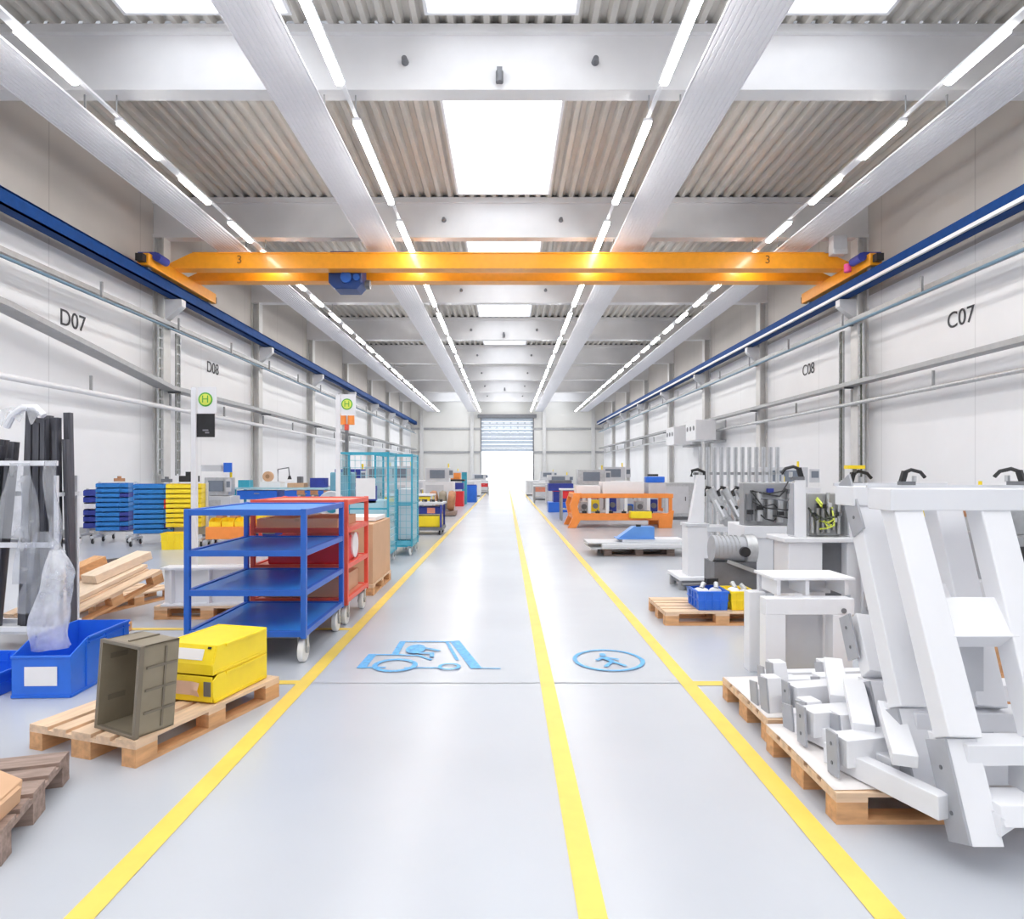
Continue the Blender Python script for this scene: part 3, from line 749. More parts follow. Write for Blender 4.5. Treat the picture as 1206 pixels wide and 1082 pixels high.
# --- white beams behind the blue trolley
pallet('wooden pallet under the white steel profiles behind the blue trolley', (-3.25, 7.5, 0), R(90), L=1.15)
def ibeam(label, loc, rz, L, W, H, m='white', z=0, name='steel_beam'):
    b = MB(); b.box((0, 0, .012), (L, W, .024)); b.box((0, 0, H/2), (L, .02, H)); b.box((0, 0, H-.012), (L, W, .024))
    for x in (-L/2+.1, 0, L/2-.1): b.box((x, 0, H/2), (.02, W*.9, H-.04))
    o = b.build(name, M[m]); o.location = loc; o.rotation_euler = (0, 0, rz)
    return tag(o, label, 'steel beam', 'white steel beams on the floor pallet')
ibeam('pale steel beam on the pallet behind the blue trolley, nearest the camera', (-3.25, 7.22, .145), R(4), 1.0, .22, .42)
ibeam('longer pale steel beam on the pallet behind the blue trolley, farther back', (-3.2, 7.72, .145), R(4), 1.2, .24, .34, 'wgrey')
carton('short block of orange brown wood on the floor behind the blue trolley', (-3.86, 6.55, 0), (.16, .14, .09), R(10), 'wood2', 'wood_block', 'wood block', tape=False)

# --- stop signs on poles
def stop_sign(label, x, y, zt, board, grp):
    o = thing('stop_sign', label, 'sign', (x, y, 0), 0, grp)
    MB().box((0, 0, zt/2+.03), (.06, .06, zt)).build('pole', M['white'], o)
    MB().box((0, 0, .01), (.36, .36, .02)).build('base_plate', M['steel'], o)
    s_ = MB().box((.16, 0, zt-.13), (.23, .015, .33)).build('sign_plate', M['white'], o)
    MB().cyl((.14, -.012, zt-.12), (.14, -.008, zt-.12), .088, n=28).build('green_ring', M['green'], s_)
    MB().cyl((.14, -.016, zt-.12), (.14, -.011, zt-.12), .07, n=28).build('yellow_disc', M['lime'], s_)
    text('H', .13, (.14, -.018, zt-.12), (R(90), 0, 0), M['green'], 'letter', s_, .001)
    if board:
        q = MB().box((.14, 0, zt-.44), (.22, .015, .29)).build('black_board', M['black'], o)
        b = MB()
        for i, (w, x_) in enumerate(((.07, .13), (.05, .15))): b.box((x_+.01, -.009, zt-.50-.03*i), (w, .003, .018))
        b.build('grey_marks', mat('board_marks', (.25,.25,.28), .5), q)
    return o
stop_sign('white stop sign with a green and yellow disc over a black board', -3.86, 8.1, 2.62, True, 'stop signs')
stop_sign('white stop sign with a green and yellow disc and no black board', -2.62, 10.2, 2.78, False, 'stop signs')

# --- bin racks along the D07 wall
def bin_rack(label, loc, rz, W, n, m, h0, dh, mode):
    o = thing('bin_rack', label, 'rack', loc, rz, 'wheeled bin racks along the wall')
    H = h0+n*dh+.02
    for x in (-W/2-.03, W/2+.03): MB().box((x, .1, H/2+.06), (.045, .06, H-.12)).build('post', M['wgrey'], o)
    MB().box((0, .14, H/2+.1), (W, .02, H-.25)).build('back_panel', M['wgrey'], o)
    for x in (-W/2-.02, W/2+.02):
        MB().box((x, -.02, .15), (.06, .75, .05)).build('foot', M['wgrey'], o)
        for y in (-.33, .29): caster(o, x, y, .055, .03, wheel=M['black'])
    rot = Matrix.Rotation(rz, 4, 'Z'); L = Vector(loc)
    for i in range(n):
        z = h0+i*dh; cols = mode(i)
        for j, (xa, xb, c) in enumerate(cols):
            p = L + rot @ Vector(((xa+xb)/2*W, -.065, z)); cname = {'bin_blue': 'blue', 'yellow': 'yellow', 'red': 'red', 'dblue': 'navy', 'paper': 'white'}[c]
            where = 'bottom' if i == 0 else ('top' if i == n-1 else ORD[i]+' from the bottom')
            side = '' if len(cols) == 1 else (' left' if j == 0 else ' right')
            bin_open('storage_bin', '%s%s bin, %s row of the %s' % (cname, side and ' '+side.strip()+'-side', where, label.split(' with')[0]), 'bin', p, rz, (xb-xa)*W-.006, .34, dh*.96, M[c], .82, .08, 'bins on the ' + label.split(' with')[0], simple=True)
    return o
bin_rack('left blue bin rack with red and navy side bins', (-8.95, 15.0, 0), R(12), .68, 10, 'bin_blue', .28, .108, lambda i: [(-.5, .22, 'bin_blue'), (.22, .5, 'dblue' if i in (0, 2, 3, 7) else 'bin_blue')])
bin_rack('middle blue bin rack with two red bins', (-7.72, 14.45, 0), R(12), .80, 10, 'bin_blue', .27, .108, lambda i: [(-.5, .26, 'bin_blue'), (.26, .5, 'red' if i in (5, 6) else ('dblue' if i == 1 else 'bin_blue'))])
bin_rack('yellow bin rack with a tub below', (-6.98, 14.3, 0), R(10), .72, 9, 'yellow', .42, .104, lambda i: [(-.5, .5, 'yellow')])
bin_rack('small corner bin rack with mixed bins', (-9.62, 15.4, 0), R(12), .44, 6, 'dblue', .3, .15, lambda i: [(-.5, .12, ('dblue','dblue','dblue','paper','dblue','dblue')[i]), (.12, .5, ('red','red','dblue','bin_blue','yellow','yellow')[i])])
tote('tub', 'square yellow tub on the floor under the yellow bin rack', 'tub', (-6.90, 13.7, 0), R(10), .5, .4, .34, M['yellow'])
for k, (x, y, z, s_, m, lab) in enumerate(((-8.9, 15.05, 1.39, .12, 'brown', 'small brown part on top of the left blue bin rack'), (-7.55, 14.55, 1.38, .12, 'dsteel', 'small dark fitting on top of the middle blue bin rack'), (-6.95, 14.35, 1.39, .22, 'black', 'black cap lying on top of the yellow bin rack'))):
    b = MB(); b.box((0, 0, s_*.3), (s_*1.6, s_, s_*.6)); b.cyl((0, 0, s_*.5), (0, 0, s_), s_*.35, n=12); o = b.build('fitting', M[m]); o.location = (x, y, z); tag(o, lab, 'fitting')

# --- generic workshop furniture
def workbench(label, loc, rz, W, D, H, mtop, mfr, mbox=None, shelf=True, group=None):
    o = thing('workbench', label, 'workbench', loc, rz, group)
    MB().box((0, 0, H-.025), (W, D, .05)).build('top', mtop, o, bev=.004)
    for x in (-W/2+.05, W/2-.05):
        for y in (-D/2+.05, D/2-.05): MB().box((x, y, (H-.05)/2), (.06, .06, H-.05)).build('leg', mfr, o)
    if shelf: MB().box((0, 0, H*.35), (W-.1, D-.08, .03)).build('lower_shelf', mfr, o)
    if mbox:
        for k, x in enumerate((-W/4, W/4)):
            q = MB().box((x, -.02, H-.20), (W*.42, D*.86, .24)).build('drawer', mbox, o, bev=.005); MB().box((x, -D*.45-.02, H-.16), (.14, .02, .02)).build('handle', M['steel'], q)
    return o
def machine(label, loc, rz, W, D, H, m, m2=None, group=None, name='machine_cabinet', head=True):
    o = thing(name, label, 'machine', loc, rz, group); m2 = m2 or M['wgrey']
    MB().box((0, 0, .05), (W*.9, D*.9, .1)).build('plinth', M['dsteel'], o)
    bd = MB().box((0, 0, .1+(H*.6)/2), (W, D, H*.6)).build('body', m, o, bev=.012)
    d_ = MB().box((-W*.12, -D/2-.008, .1+H*.3), (W*.6, .016, H*.48)).build('door', m2, o, bev=.004); MB().box((W*.1, -D/2-.025, .1+H*.32), (.02, .03, .14)).build('handle', M['black'], d_)
    if head:
        MB().box((-W*.05, .05, .1+H*.6+H*.16), (W*.8, D*.7, H*.30)).build('upper_housing', m2, o, bev=.012)
        MB().box((-W*.05, -D*.3-.006, .1+H*.77), (W*.5, .014, H*.18)).build('window', M['screen'], o)
        q = MB().box((W*.42, -D*.42, .1+H*.78), (W*.16, .06, H*.2)).build('control_panel', M['wgrey'], o, bev=.006); MB().box((W*.42, -D*.42-.034, .1+H*.80), (W*.12, .008, H*.1)).build('screen', M['screen'], q)
        b = MB(); b.cyl((W*.3, .1, .1+H*.9), (W*.3, .1, H+.1), .03, n=10); b.build('signal_lamp', M['yellow'], o)
    return o
def cage(label, loc, rz, W, D, H, m, group='teal wire cage trolleys', load=None):
    o = thing('cage_trolley', label, 'cage trolley', loc, rz, group)
    for x in (-W/2, W/2):
        for y in (-D/2, D/2): MB().box((x, y, .18+(H-.18)/2), (.034, .034, H-.18)).build('post', m, o); caster(o, x*.9, y*.9, .075, .035)
    MB().box((0, 0, .19), (W, D, .04)).build('base', m, o)
    for y in (-D/2, D/2): 
        for z in (H-.02, H*.5): MB().box((0, y, z), (W, .03, .03)).build('cross_bar', m, o)
    for x in (-W/2, W/2): MB().box((x, 0, H-.02), (.03, D, .03)).build('side_bar', m, o)
    b = MB()
    for y in (D/2,):
        n = int(W/.1)
        for i in range(1, n): b.box((-W/2+W*i/n, y, .2+(H-.25)/2), (.008, .008, H-.25))
        n = int(H/.14)
        for i in range(1, n): b.box((0, y, .2+(H-.2)*i/n), (W, .008, .008))
    for x in (-W/2, W/2):
        n = int(D/.1)
        for i in range(1, n): b.box((x, -D/2+D*i/n, .2+(H-.25)/2), (.008, .008, H-.25))
        n = int(H/.14)
        for i in range(1, n): b.box((x, 0, .2+(H-.2)*i/n), (.008, D, .008))
    b.build('wire_mesh', M['mesht'], o)
    return o

workbench('teal framed packing bench with blue drawers far behind the blue trolley', (-6.15, 18.2, 0), 0, 2.6, .8, 1.18, M['teallt'], M['teal'], M['blue'])
for k, (dx, dz, d, m, lab) in enumerate(((-1.1, 0, (.3,.3,.2), 'teal', 'teal box at the left end of the packing bench'), (-.35, 0, (.55,.4,.16), 'paper', 'white box on the middle of the packing bench'), (.35, 0, (.45,.4,.12), 'card', 'flat carton beside the white box on the packing bench'), (.95, 0, (.4,.4,.26), 'dblue', 'navy crate at the right end of the packing bench'), (.78, .0, (.12,.2,.3), 'dsteel', 'dark tool stand at the right of the packing bench'))):
    carton(lab, (-6.15+dx-(.36 if k == 4 else 0), 18.2, 1.182), d, 0, m, 'box', 'box', 'boxes on the packing bench', tape=False)
o = thing('tape_roll', 'brown tape roll standing on the white box on the packing bench', 'roll', (-6.62, 18.2, 1.343)); MB().cyl((0,-.06,.14), (0,.06,.14), .14, n=20).build('roll', M['card'], o, smooth=True); MB().cyl((0,-.065,.14), (0,.065,.14), .06, n=14).build('core', M['carddark'], o)
o = thing('desk_lamp', 'grey jointed lamp arm on the packing bench', 'lamp', (-6.42, 18.4, 1.18)); MB().tube([(0,0,.0),(0,0,.5),(.3,0,.55),(.33,0,.3)], .02).build('arm', M['dsteel'], o); MB().cyl((.33,0,.22), (.33,0,.32), .06, .03, 12).build('shade', M['black'], o)
machine('tall pale grey machine with a small blue screen behind the yellow rack', (-7.25, 16.6, 0), 0, .75, .6, 1.5, M['wgrey'], M['galv'])
o = thing('monitor', 'small blue monitor on top of the pale grey machine', 'monitor', (-7.02, 16.5, 1.60)); MB().box((0,0,.12), (.2,.05,.24)).build('screen', M['blue'], o); MB().box((-.38,0,.1), (.5,.2,.16)).build('keyboard_box', M['wgrey'], o)
o = thing('parts_cart', 'orange parts cart with yellow bins beside the yellow rack', 'cart', (-6.0, 14.2, 0), R(5)); MB().box((0,0,.30), (.85,.5,.26)).build('tray', M['mach_orange'], o, bev=.01)
for x in (-.36,.36):
    for y in (-.2,.2): caster(o, x, y, .06, .03, wheel=M['black'])
for k in range(3): bin_open('storage_bin', 'yellow bin, %s from the left on the orange parts cart' % ORD[k], 'bin', (-6.26+.27*k, 14.2+.02*k, .432), R(5), .24, .4, .18, M['yellow'], .6, .14, 'yellow bins on the orange parts cart', simple=True)
for k in range(2): carton('green brown motor, %s from the left on the yellow bins' % ORD[k], (-6.2+.3*k, 14.25, .614), (.16,.2,.14), 0, 'brown', 'motor', 'motor', 'motors on the parts cart', tape=False)
o = workbench('low orange bench with yellow trays seen through the blue trolley', (-4.75, 13.6, 0), 0, 1.0, .6, .56, M['mach_orange'], M['redmet'])
for k in range(3): tote('tray', 'yellow tray, %s from the left on the low orange bench' % ORD[k], 'tray', (-5.06+.3*k, 13.6, .562), 0, .27, .4, .16, M['yellow'], 'yellow trays on the low orange bench')
machine('navy machine block between the orange cart and low bench', (-5.55, 15.6, 0), 0, .9, .7, 1.0, M['dblue'], M['dsteel'], head=False)
workbench('long white workbench with dark vices behind the red trolley', (-4.0, 14.8, 0), 0, 1.7, .7, .98, M['white'], M['wgrey'])
for k in range(5):
    o = thing('bench_vice', 'small dark vice, %s from the left on the long white workbench' % ORD[k], 'vice', (-4.6+.3*k, 14.7, .982), 0, 'vices on the white workbench')
    MB().box((0,0,.06), (.12,.2,.12)).build('body', M['dsteel'], o); MB().box((0,-.05,.16), (.16,.06,.1)).build('jaw', M['brown'], o); MB().cyl((0,-.2,.09), (0,0,.09), .018, n=8).build('screw', M['galv'], o)
# beacon pole
o = thing('signal_pole', 'dark pole with an orange beacon lamp behind the second stop sign', 'signal pole', (-3.75, 15.4, 0)); MB().box((0,0,1.3), (.07,.07,2.6)).build('pole', M['dsteel'], o); MB().box((0,0,.02), (.4,.4,.04)).build('base_plate', M['dsteel'], o)
MB().box((0,0,2.66), (.09,.09,.14)).build('cap', M['redmet'], o)
for dx in (-.1,.1): MB().cyl((dx,0,2.72), (dx,0,2.98), .085, .075, 16).build('beacon', M['mach_orange'], o, smooth=True)
cage('near teal wire cage trolley behind the large carton', (-2.45, 11.6, 0), 0, .86, .8, 1.95, M['teal'])
cage('far teal wire cage trolley behind the near one', (-2.15, 12.9, 0), 0, .7, .8, 1.95, M['teal'])
carton('white board leaning in the near teal cage', (-2.55, 11.5, 1.1), (.34,.03,.36), 0, 'paper', 'board', 'board', tape=False) if 0 else None
o = thing('cage_load', 'stack of clear boxes with a white sheet in the near teal cage', 'box stack', (-2.42, 11.62, .215)); MB().box((0,0,.45), (.6,.5,.9)).build('body', M['teallt'], o, bev=.01); MB().box((-.02,-.256,1.1), (.34,.02,.36)).build('white_sheet', M['paper'], o); MB().box((-.02,-.2,1.0), (.36,.1,.3)).build('box', M['dblue'], o)
o = thing('hose_reel', 'teal machine with a big round hose reel left of the teal cage', 'machine', (-3.15, 12.4, 0)); MB().box((0,0,.5), (.5,.5,1.0)).build('body', M['teal'], o, bev=.01); MB().box((.05,0,1.35), (.4,.3,.5)).build('head', mat('teal_head',(.16,.38,.50),.4), o, bev=.02)
MB().lathe([(.16,-.04),(.24,-.05),(.26,0),(.24,.05),(.16,.04)], n=24, mtx=Matrix.Translation((-.08,-.3,1.0)) @ Matrix.Rotation(R(90),4,'X')).build('reel', M['wgrey'], o, smooth=True)
MB().lathe([(.09,-.04),(.15,-.05),(.16,0),(.15,.05),(.09,.04)], n=20, mtx=Matrix.Translation((.28,-.3,.98)) @ Matrix.Rotation(R(90),4,'X')).build('dial', M['galv'], o, smooth=True)
MB().box((.18,-.2,1.62), (.12,.1,.16)).build('black_box', M['black'], o)
# white cart beyond cages
o = thing('panel_cart', 'tall white panelled cart with blue sides and a wheel beyond the teal cages', 'cart', (-2.06, 13.85, 0)); MB().box((0,0,.73), (.3,.9,1.05)).build('panel', M['white'], o, bev=.01); MB().box((-.17,0,.70), (.04,.92,1.1)).build('side_panel', M['teal'], o); MB().box((0,0,.2), (.32,.9,.05)).build('base', M['teal'], o)
for y in (-.35,.35): caster(o, 0, y, .09, .05)
o = thing('service_cart', 'yellow and blue service cart with a white tray beside the yellow line', 'cart', (-2.02, 17.1, 0)); MB().box((0,0,.16), (.8,1.0,.08)).build('base', M['dsteel'], o); MB().box((-.02,0,.34), (.7,.8,.28)).build('lower_bin', M['yellow'], o, bev=.02); MB().box((0,0,.62), (.66,.7,.18)).build('upper_bin', M['dblue'], o, bev=.02); MB().box((.1,-.36,.62), (.2,.02,.14)).build('pink_label', M['redshelf'], o); MB().box((0,0,.80), (.84,1.0,.05)).build('tray', M['wgrey'], o)
for x in (-.36,.36):
    for y in (-.45,.45): MB().box((x,y,.5), (.05,.05,.62)).build('post', M['dblue'], o); caster(o, x*.9, y*.9, .06, .04, wheel=M['black'])
for k in range(4):
    q = thing('power_tool', 'black hand tool, %s from the left on the service cart tray' % ORD[k], 'tool', (-2.32+.2*k, 17.0, .826), 0, 'hand tools on the service cart'); MB().cyl((-.06,0,.04),(.07,0,.04),.035,n=10).build('body', M['black'], q); MB().box((-.02,-.04,.03),(.03,.1,.04)).build('grip', M['dsteel'], q)
# deep left rows
workbench('white bench with yellow guards in the middle distance left of the aisle', (-3.1, 21.0, 0), 0, 1.6, .9, .9, M['white'], M['wgrey'], M['yellow'])
machine('white machine with two dark windows, nearest of the far left row', (-3.9, 24.5, 0), 0, 1.1, .9, 1.9, M['white'])
machine('white machine with two dark windows, second of the far left row', (-2.7, 26.5, 0), 0, 1.2, .9, 1.85, M['white'])
machine('grey machine with a blue door behind the teal cages', (-4.6, 19.5, 0), 0, 1.0, .8, 1.75, M['wgrey'], M['dblue'])
o = thing('coil_stack', 'pallet load of brown cable coils beside the far yellow line', 'coils', (-2.35, 24.3, 0))
MB().box((0,0,.1), (1.0,1.0,.14)).build('base', M['wooddark'], o)
for k in range(3): MB().lathe([(.18,-.1),(.34,-.12),(.38,0),(.34,.12),(.18,.1)], n=20, mtx=Matrix.Translation((-.3+.32*k, -.1*k, .55)) @ Matrix.Rotation(R(80+8*k),4,'Y')).build('coil', M['brown' if k != 1 else 'taupe'], o, smooth=True)
o = thing('red_shelf', 'red shelf unit with a black top and orange crate at the far left row', 'shelf', (-2.55, 31.0, 0)); MB().box((0,0,.35), (1.1,.8,.7)).build('body', M['red'], o); MB().box((0,0,.95), (1.1,.8,.3)).build('middle', M['dblue'], o); MB().box((0,0,1.22), (1.2,.9,.08)).build('top', M['black'], o); MB().box((0,0,1.42), (.8,.7,.3)).build('crate', M['mach_orange'], o)
o = thing('blue_drum', 'blue drum standing by the far yellow line', 'drum', (-1.85, 35.0, 0)); MB().lathe([(0,0),(.3,0),(.31,.05),(.29,.3),(.31,.35),(.29,.65),(.3,.9),(0,.9)], n=20).build('body', M['blue'], o, smooth=True); MB().cyl((0,0,.9),(0,0,.94),.27,n=20).build('lid', M['dblue'], o)
o = thing('blue_post', 'teal guard post in front of the red shelf unit', 'post', (-2.1, 33.0, 0)); MB().box((0,0,.8), (.25,.25,1.6)).build('body', M['teal'], o); MB().box((0,0,1.62), (.29,.29,.04)).build('cap', M['wgrey'], o)
for k, (x, y, H, m) in enumerate(((-3.2,38,1.7,'wgrey'),(-2.3,43,1.6,'white'),(-2.0,50,1.5,'wgrey'),(-4.5,34,1.8,'white'),(-5.2,27,1.9,'wgrey'),(-6.2,23,1.7,'galv'))):
    machine('pale machine in the hazy far left row, %s in depth' % ORD[k], (x, y, 0), 0, 1.3, 1.0, H, M[m], group='machines of the hazy far left row', head=(k % 2 == 0))
for k, (x, y) in enumerate(((-1.9, 46), (-3.0, 28.6), (-7.5, 22.0))):
    workbench('white bench in the hazy far left row, %s in depth' % ORD[k], (x, y, 0), 0, 1.4, .8, .9, M['white'], M['steel'], [M['red'], M['yellow'], M['blue']][k], group='benches of the far left row')

# ================================================================== RIGHT SIDE
# --- the two pallets under the white frames
pallet('nearest wooden pallet under the large white welded frames', (2.10, 3.37, 0), R(90), group='pallets under the white frames')
pallet('second wooden pallet under the white frames, behind the nearest', (2.14, 4.25, 0), R(90), group='pallets under the white frames')
for lab, x0, y0, x1, y1, z in (('white liner sheet on the nearest right-hand pallet', 1.50, 2.99, 2.6, 3.77, .1455), ('white liner sheet on the second right-hand pallet', 1.545, 3.87, 2.6, 4.64, .1455)):
    b = MB(); b.sheet(lambda u, v: (x0+(x1-x0)*u, y0+(y1-y0)*v, z+.002+.004*math.sin(7*u+3*v)**2), 14, 8)
    tag(b.build('liner_sheet', M['sheet'], smooth=True, solid=.003), lab.replace('right-hand', 'frame'), 'sheet', 'liner sheets on the frame pallets')

# --- welded machine frames
def plate(par, x, y0, z0, y1, z1, d, name='end_plate', m='mgrey', bolts=True):
    """steel plate in a plane of constant x, along the slanted line (y0,z0)-(y1,z1), d deep"""
    v = Vector((0, y1-y0, z1-z0)).normalized(); n = Vector((0, v.z, -v.y))
    p = [Vector((0, y0, z0)), Vector((0, y1, z1)), Vector((0, y1, z1))+n*d, Vector((0, y0, z0))+n*d]
    o = MB().prism([(q.y, q.z) for q in p], 'x', x-.012, x).build(name, M[m], par, bev=.002)
    if bolts:
        for t in (.28, .72):
            c = Vector((x-.013, y0+(y1-y0)*t, z0+(z1-z0)*t))+n*d*.5
            MB().cyl((c.x-.002, c.y, c.z), (c.x+.003, c.y, c.z), .009, n=10).build('bolt_hole', M['dsteel'], o)
    return o
def big_frame(label, loc, third=True, L=1.05, posts=True):
    o = thing('steel_weldment', label, 'frame', loc, 0, 'large white welded machine frames'); w = M['white']
    Y0, Z0, Y1_, Z1 = .02, .34, .50, 1.33                # leaning posts, local to the foot
    for i, x in enumerate(((.06, .42)+((.86,) if third else ())) if posts else ()):
        sl = (.10 if i else .04)
        MB().bar((x-.0, Y0, Z0), (x+sl*(1 if i else .9), Y1_, Z1), .14, .11, up=(0,-.9,.4)).build('post', w, o, bev=.006)
    if posts:
        q = MB().span((.0, .40, 1.27), (L, .60, 1.375)).build('top_beam', w, o, bev=.006)
        MB().span((-.01, .585, 1.375), (L, .60, 1.39)).build('top_rail', M['wgrey'], q)
        # cross box between the posts
        q = MB().bar((.13, .25, .775), (.42, .25, .775), .20, .10, up=(0,-.75,.66)).build('cross_box', w, o, bev=.004)
        MB().span((.14, .34, .40), (.40, .36, .74)).build('back_web', M['wgrey'], o)
    # foot block
    fo = MB().prism([(-.15, -.02), (-.01, -.02), (.13, .33), (.0, .345)], 'x', .0, .125).build('foot', w, o, bev=.003)
    plate(o, .0, -.15, -.015, .0, .345, .135)
    MB().bar((.06, .03, .29), (1.05, .03, .29), .13, .085).build('upper_foot_beam', w, o, bev=.004)
    MB().prism([(-.16, .06), (-.02, .06), (.02, .135), (-.13, .135)], 'x', .12, 1.05).build('lower_foot_beam', w, o, bev=.004)
    MB().prism([(.11, .02), (.17, .06), (.11, .10)], 'y', -.15, -.04).build('gusset', w, o)
    MB().span((.30, -.03, .13), (.42, .06, .25)).build('foot_web', M['wgrey'], o)
    # long beam on the pallet going back, with a short stub
    MB().bar((-.03, -.03, .075), (-.22, .55, .06), .07, .10).build('base_beam', w, o, bev=.004)
    MB().bar((-.25, .40, .13), (.75, .62, .13), .12, .13).build('rear_beam', w, o, bev=.004)
    plate(o, -.27, .34, .02, .36, .22, .10)
    MB().bar((-.10, .12, .2), (.05, .5, .30), .10, .06).build('brace', w, o, bev=.004)
    return o
f1 = big_frame('nearest and largest white welded frame, leaning back with a grey foot plate', (1.835, 2.72, .146))
f2 = big_frame('second white welded frame, close behind the nearest one', (1.84, 3.06, .15), False, .62)
f3 = big_frame('low white welded base without posts, behind the second white frame', (1.93, 3.46, .15), False, .7, False)
plate(f2, .02, .32, 1.16, .47, 1.44, .12, 'head_plate'); plate(f2, .07, .14, .62, .23, .80, .11, 'knee_plate')
MB().bar((.06, .05, .36), (.10, .26, .62), .12, .10, up=(0,-.9,.4)).build('short_post', M['white'], f3, bev=.005); plate(f3, -.0, .10, .44, .2, .66, .12, 'knee_plate')
MB().bar((.46, .05, .36), (.50, .2, .56), .12, .10, up=(0,-.9,.4)).build('short_post', M['white'], f3, bev=.005); plate(f3, .40, .06, .40, .16, .6, .12, 'knee_plate')
def clampdev(label, loc, rz=0, s=1.0, ycap=False):
    o = thing('toggle_clamp', label, 'clamp', loc, rz, 'black clamps on the white frames')
    MB().box((0, 0, .012*s), (.09*s, .05*s, .024*s)).build('base', M['dsteel'], o); MB().bar((-.03*s, 0, .02*s), (-.01*s, 0, .09*s), .03*s, .03*s).build('arm', M['black'], o)
    MB().tube([(-.02*s,0,.08*s), (.03*s,0,.10*s), (.09*s,0,.085*s), (.12*s,0,.05*s)], .012*s, 8).build('handle', M['black'], o, smooth=True)
    MB().cyl((.05*s, 0, .02*s), (.05*s, 0, .06*s), .014*s, n=10).build('spindle', M['galv'], o)
    if ycap: MB().box((.0, 0, .13*s), (.12*s, .06*s, .025*s)).build('cap', M['yellow'], o); MB().box((0, 0, .10*s), (.02*s, .02*s, .05*s)).build('cap_post', M['dsteel'], o)
    return o
clampdev('black toggle clamp on the top beam of the nearest frame, left one', (1.96, 3.20, 1.537), 0, .75)
clampdev('black toggle clamp on the top beam of the nearest frame at the picture edge', (2.50, 3.20, 1.537), R(120), .8)

# --- smaller weldments lying on the pallets
def weldment(label, loc, rz, W=.75, D=.22, H=.20):
    o = thing('welded_bracket', label, 'bracket', loc, rz, 'small white welded brackets on the pallets'); w = M['white']
    MB().span((0, 0, 0), (W, .09, .1)).build('front_beam', w, o, bev=.004); MB().span((0, D-.08, 0), (W, D, .1)).build('rear_beam', w, o, bev=.004)
    for x in (.0, W*.45, W-.09): MB().prism([(0, .1), (.09, .1), (.12, H), (.03, H)], 'x', x, x+.09).build('upright', w, o, bev=.003)
    for x in (.12, W*.6): MB().span((x, .09, .01), (x+.06, D-.08, .09)).build('tie', w, o)
    plate(o, 0, -.005, 0, .03, H, .09, bolts=False); plate(o, 0, D-.09, 0, D-.07, H*.7, .09, bolts=False); plate(o, W*.45, .09*0, .1, .03, H, .09, bolts=False)
    return o
w1 = weldment('small white bracket with grey end plates on the nearest liner sheet, closest to the line', (1.72, 3.33, .152), R(8))
for lab, loc, rz in (('small white bracket across the gap between the two frame pallets', (1.64, 3.52, .152), R(12)), ('small white bracket at the front edge of the second liner sheet', (1.585, 3.93, .152), R(6)), ('small white bracket at the back of the second liner sheet', (1.75, 4.25, .152), R(4))):
    dup(w1, lab, loc, rz)
def portal(label, loc, rz=0):
    o = thing('portal_frame', label, 'frame', loc, rz); w = M['white']
    MB().span((0, 0, .54), (.66, .12, .66)).build('front_beam', w, o, bev=.005)
    for x in (0, .5): MB().span((x, 0, .0), (x+.15, .12, .54)).build('leg', w, o, bev=.005)
    MB().span((.15, .16, .0), (.5, .18, .52)).build('back_web', M['wgrey'], o)
    b = MB(); b.span((.1, .1, .78), (.72, .5, .80)); b.build('table_plate', w, o, bev=.003)
    for x in (.14, .36, .66): MB().span((x, .14, .66), (x+.03, .46, .78)).build('rib', w, o)
    MB().span((.12, .44, .62), (.7, .47, .78)).build('rear_plate', M['wgrey'], o)
    for x in (.02, .5): MB().span((x, .38, .0), (x+.13, .5, .64)).build('rear_leg', w, o, bev=.005)
    plate(o, .66, -.02, .40, .05, .68, .16); q = MB().cyl((.58, -.006, .57), (.58, .0, .57), .02, n=12).build('bolt', M['dsteel'], o)
    return o
portal('white portal frame with a table plate behind the second frame pallet', (1.93, 4.86, .0))

# --- machine with two uprights on white pedestals (behind the frames)
def pedestal_machine(label, loc, rz=0, flip=False):
    o = thing('fixture_machine', label, 'machine', loc, rz, 'white fixture machines with uprights'); w = M['white']
    for x in (0, .62):
        MB().span((x, 0, .05), (x+.36, .38, .86)).build('pedestal', w, o, bev=.008)
    MB().span((-.08, -.05, 0), (1.06, .48, .06)).build('base_plate', w, o, bev=.006)
    MB().span((-.06, -.04, .86), (1.04, .45, .91)).build('table', w, o, bev=.01)
    MB().span((.38, .12, .10), (.62, .14, .84)).build('middle_web', M['dsteel'], o)
    MB().prism([(.02, .91), (.22, .91), (.12, 1.50), (.03, 1.52)], 'x', .08, .20).build('upright', w, o, bev=.006)
    q = MB().prism([(.02, .91), (.30, .91), (.16, 1.42), (.04, 1.46)], 'x', .66, .78).build('upright', w, o, bev=.006)
    MB().prism([(.04, .93), (.28, .93), (.15, 1.40), (.06, 1.42)], 'x', .648, .66).build('grey_face', M['mgrey'], o)
    MB().prism([(.04, .93), (.20, .93), (.11, 1.48), (.05, 1.48)], 'x', .068, .08).build('grey_face', M['mgrey'], o)
    return o
pm = pedestal_machine('white fixture machine with two leaning uprights behind the portal frame', (2.98, 6.9, 0))
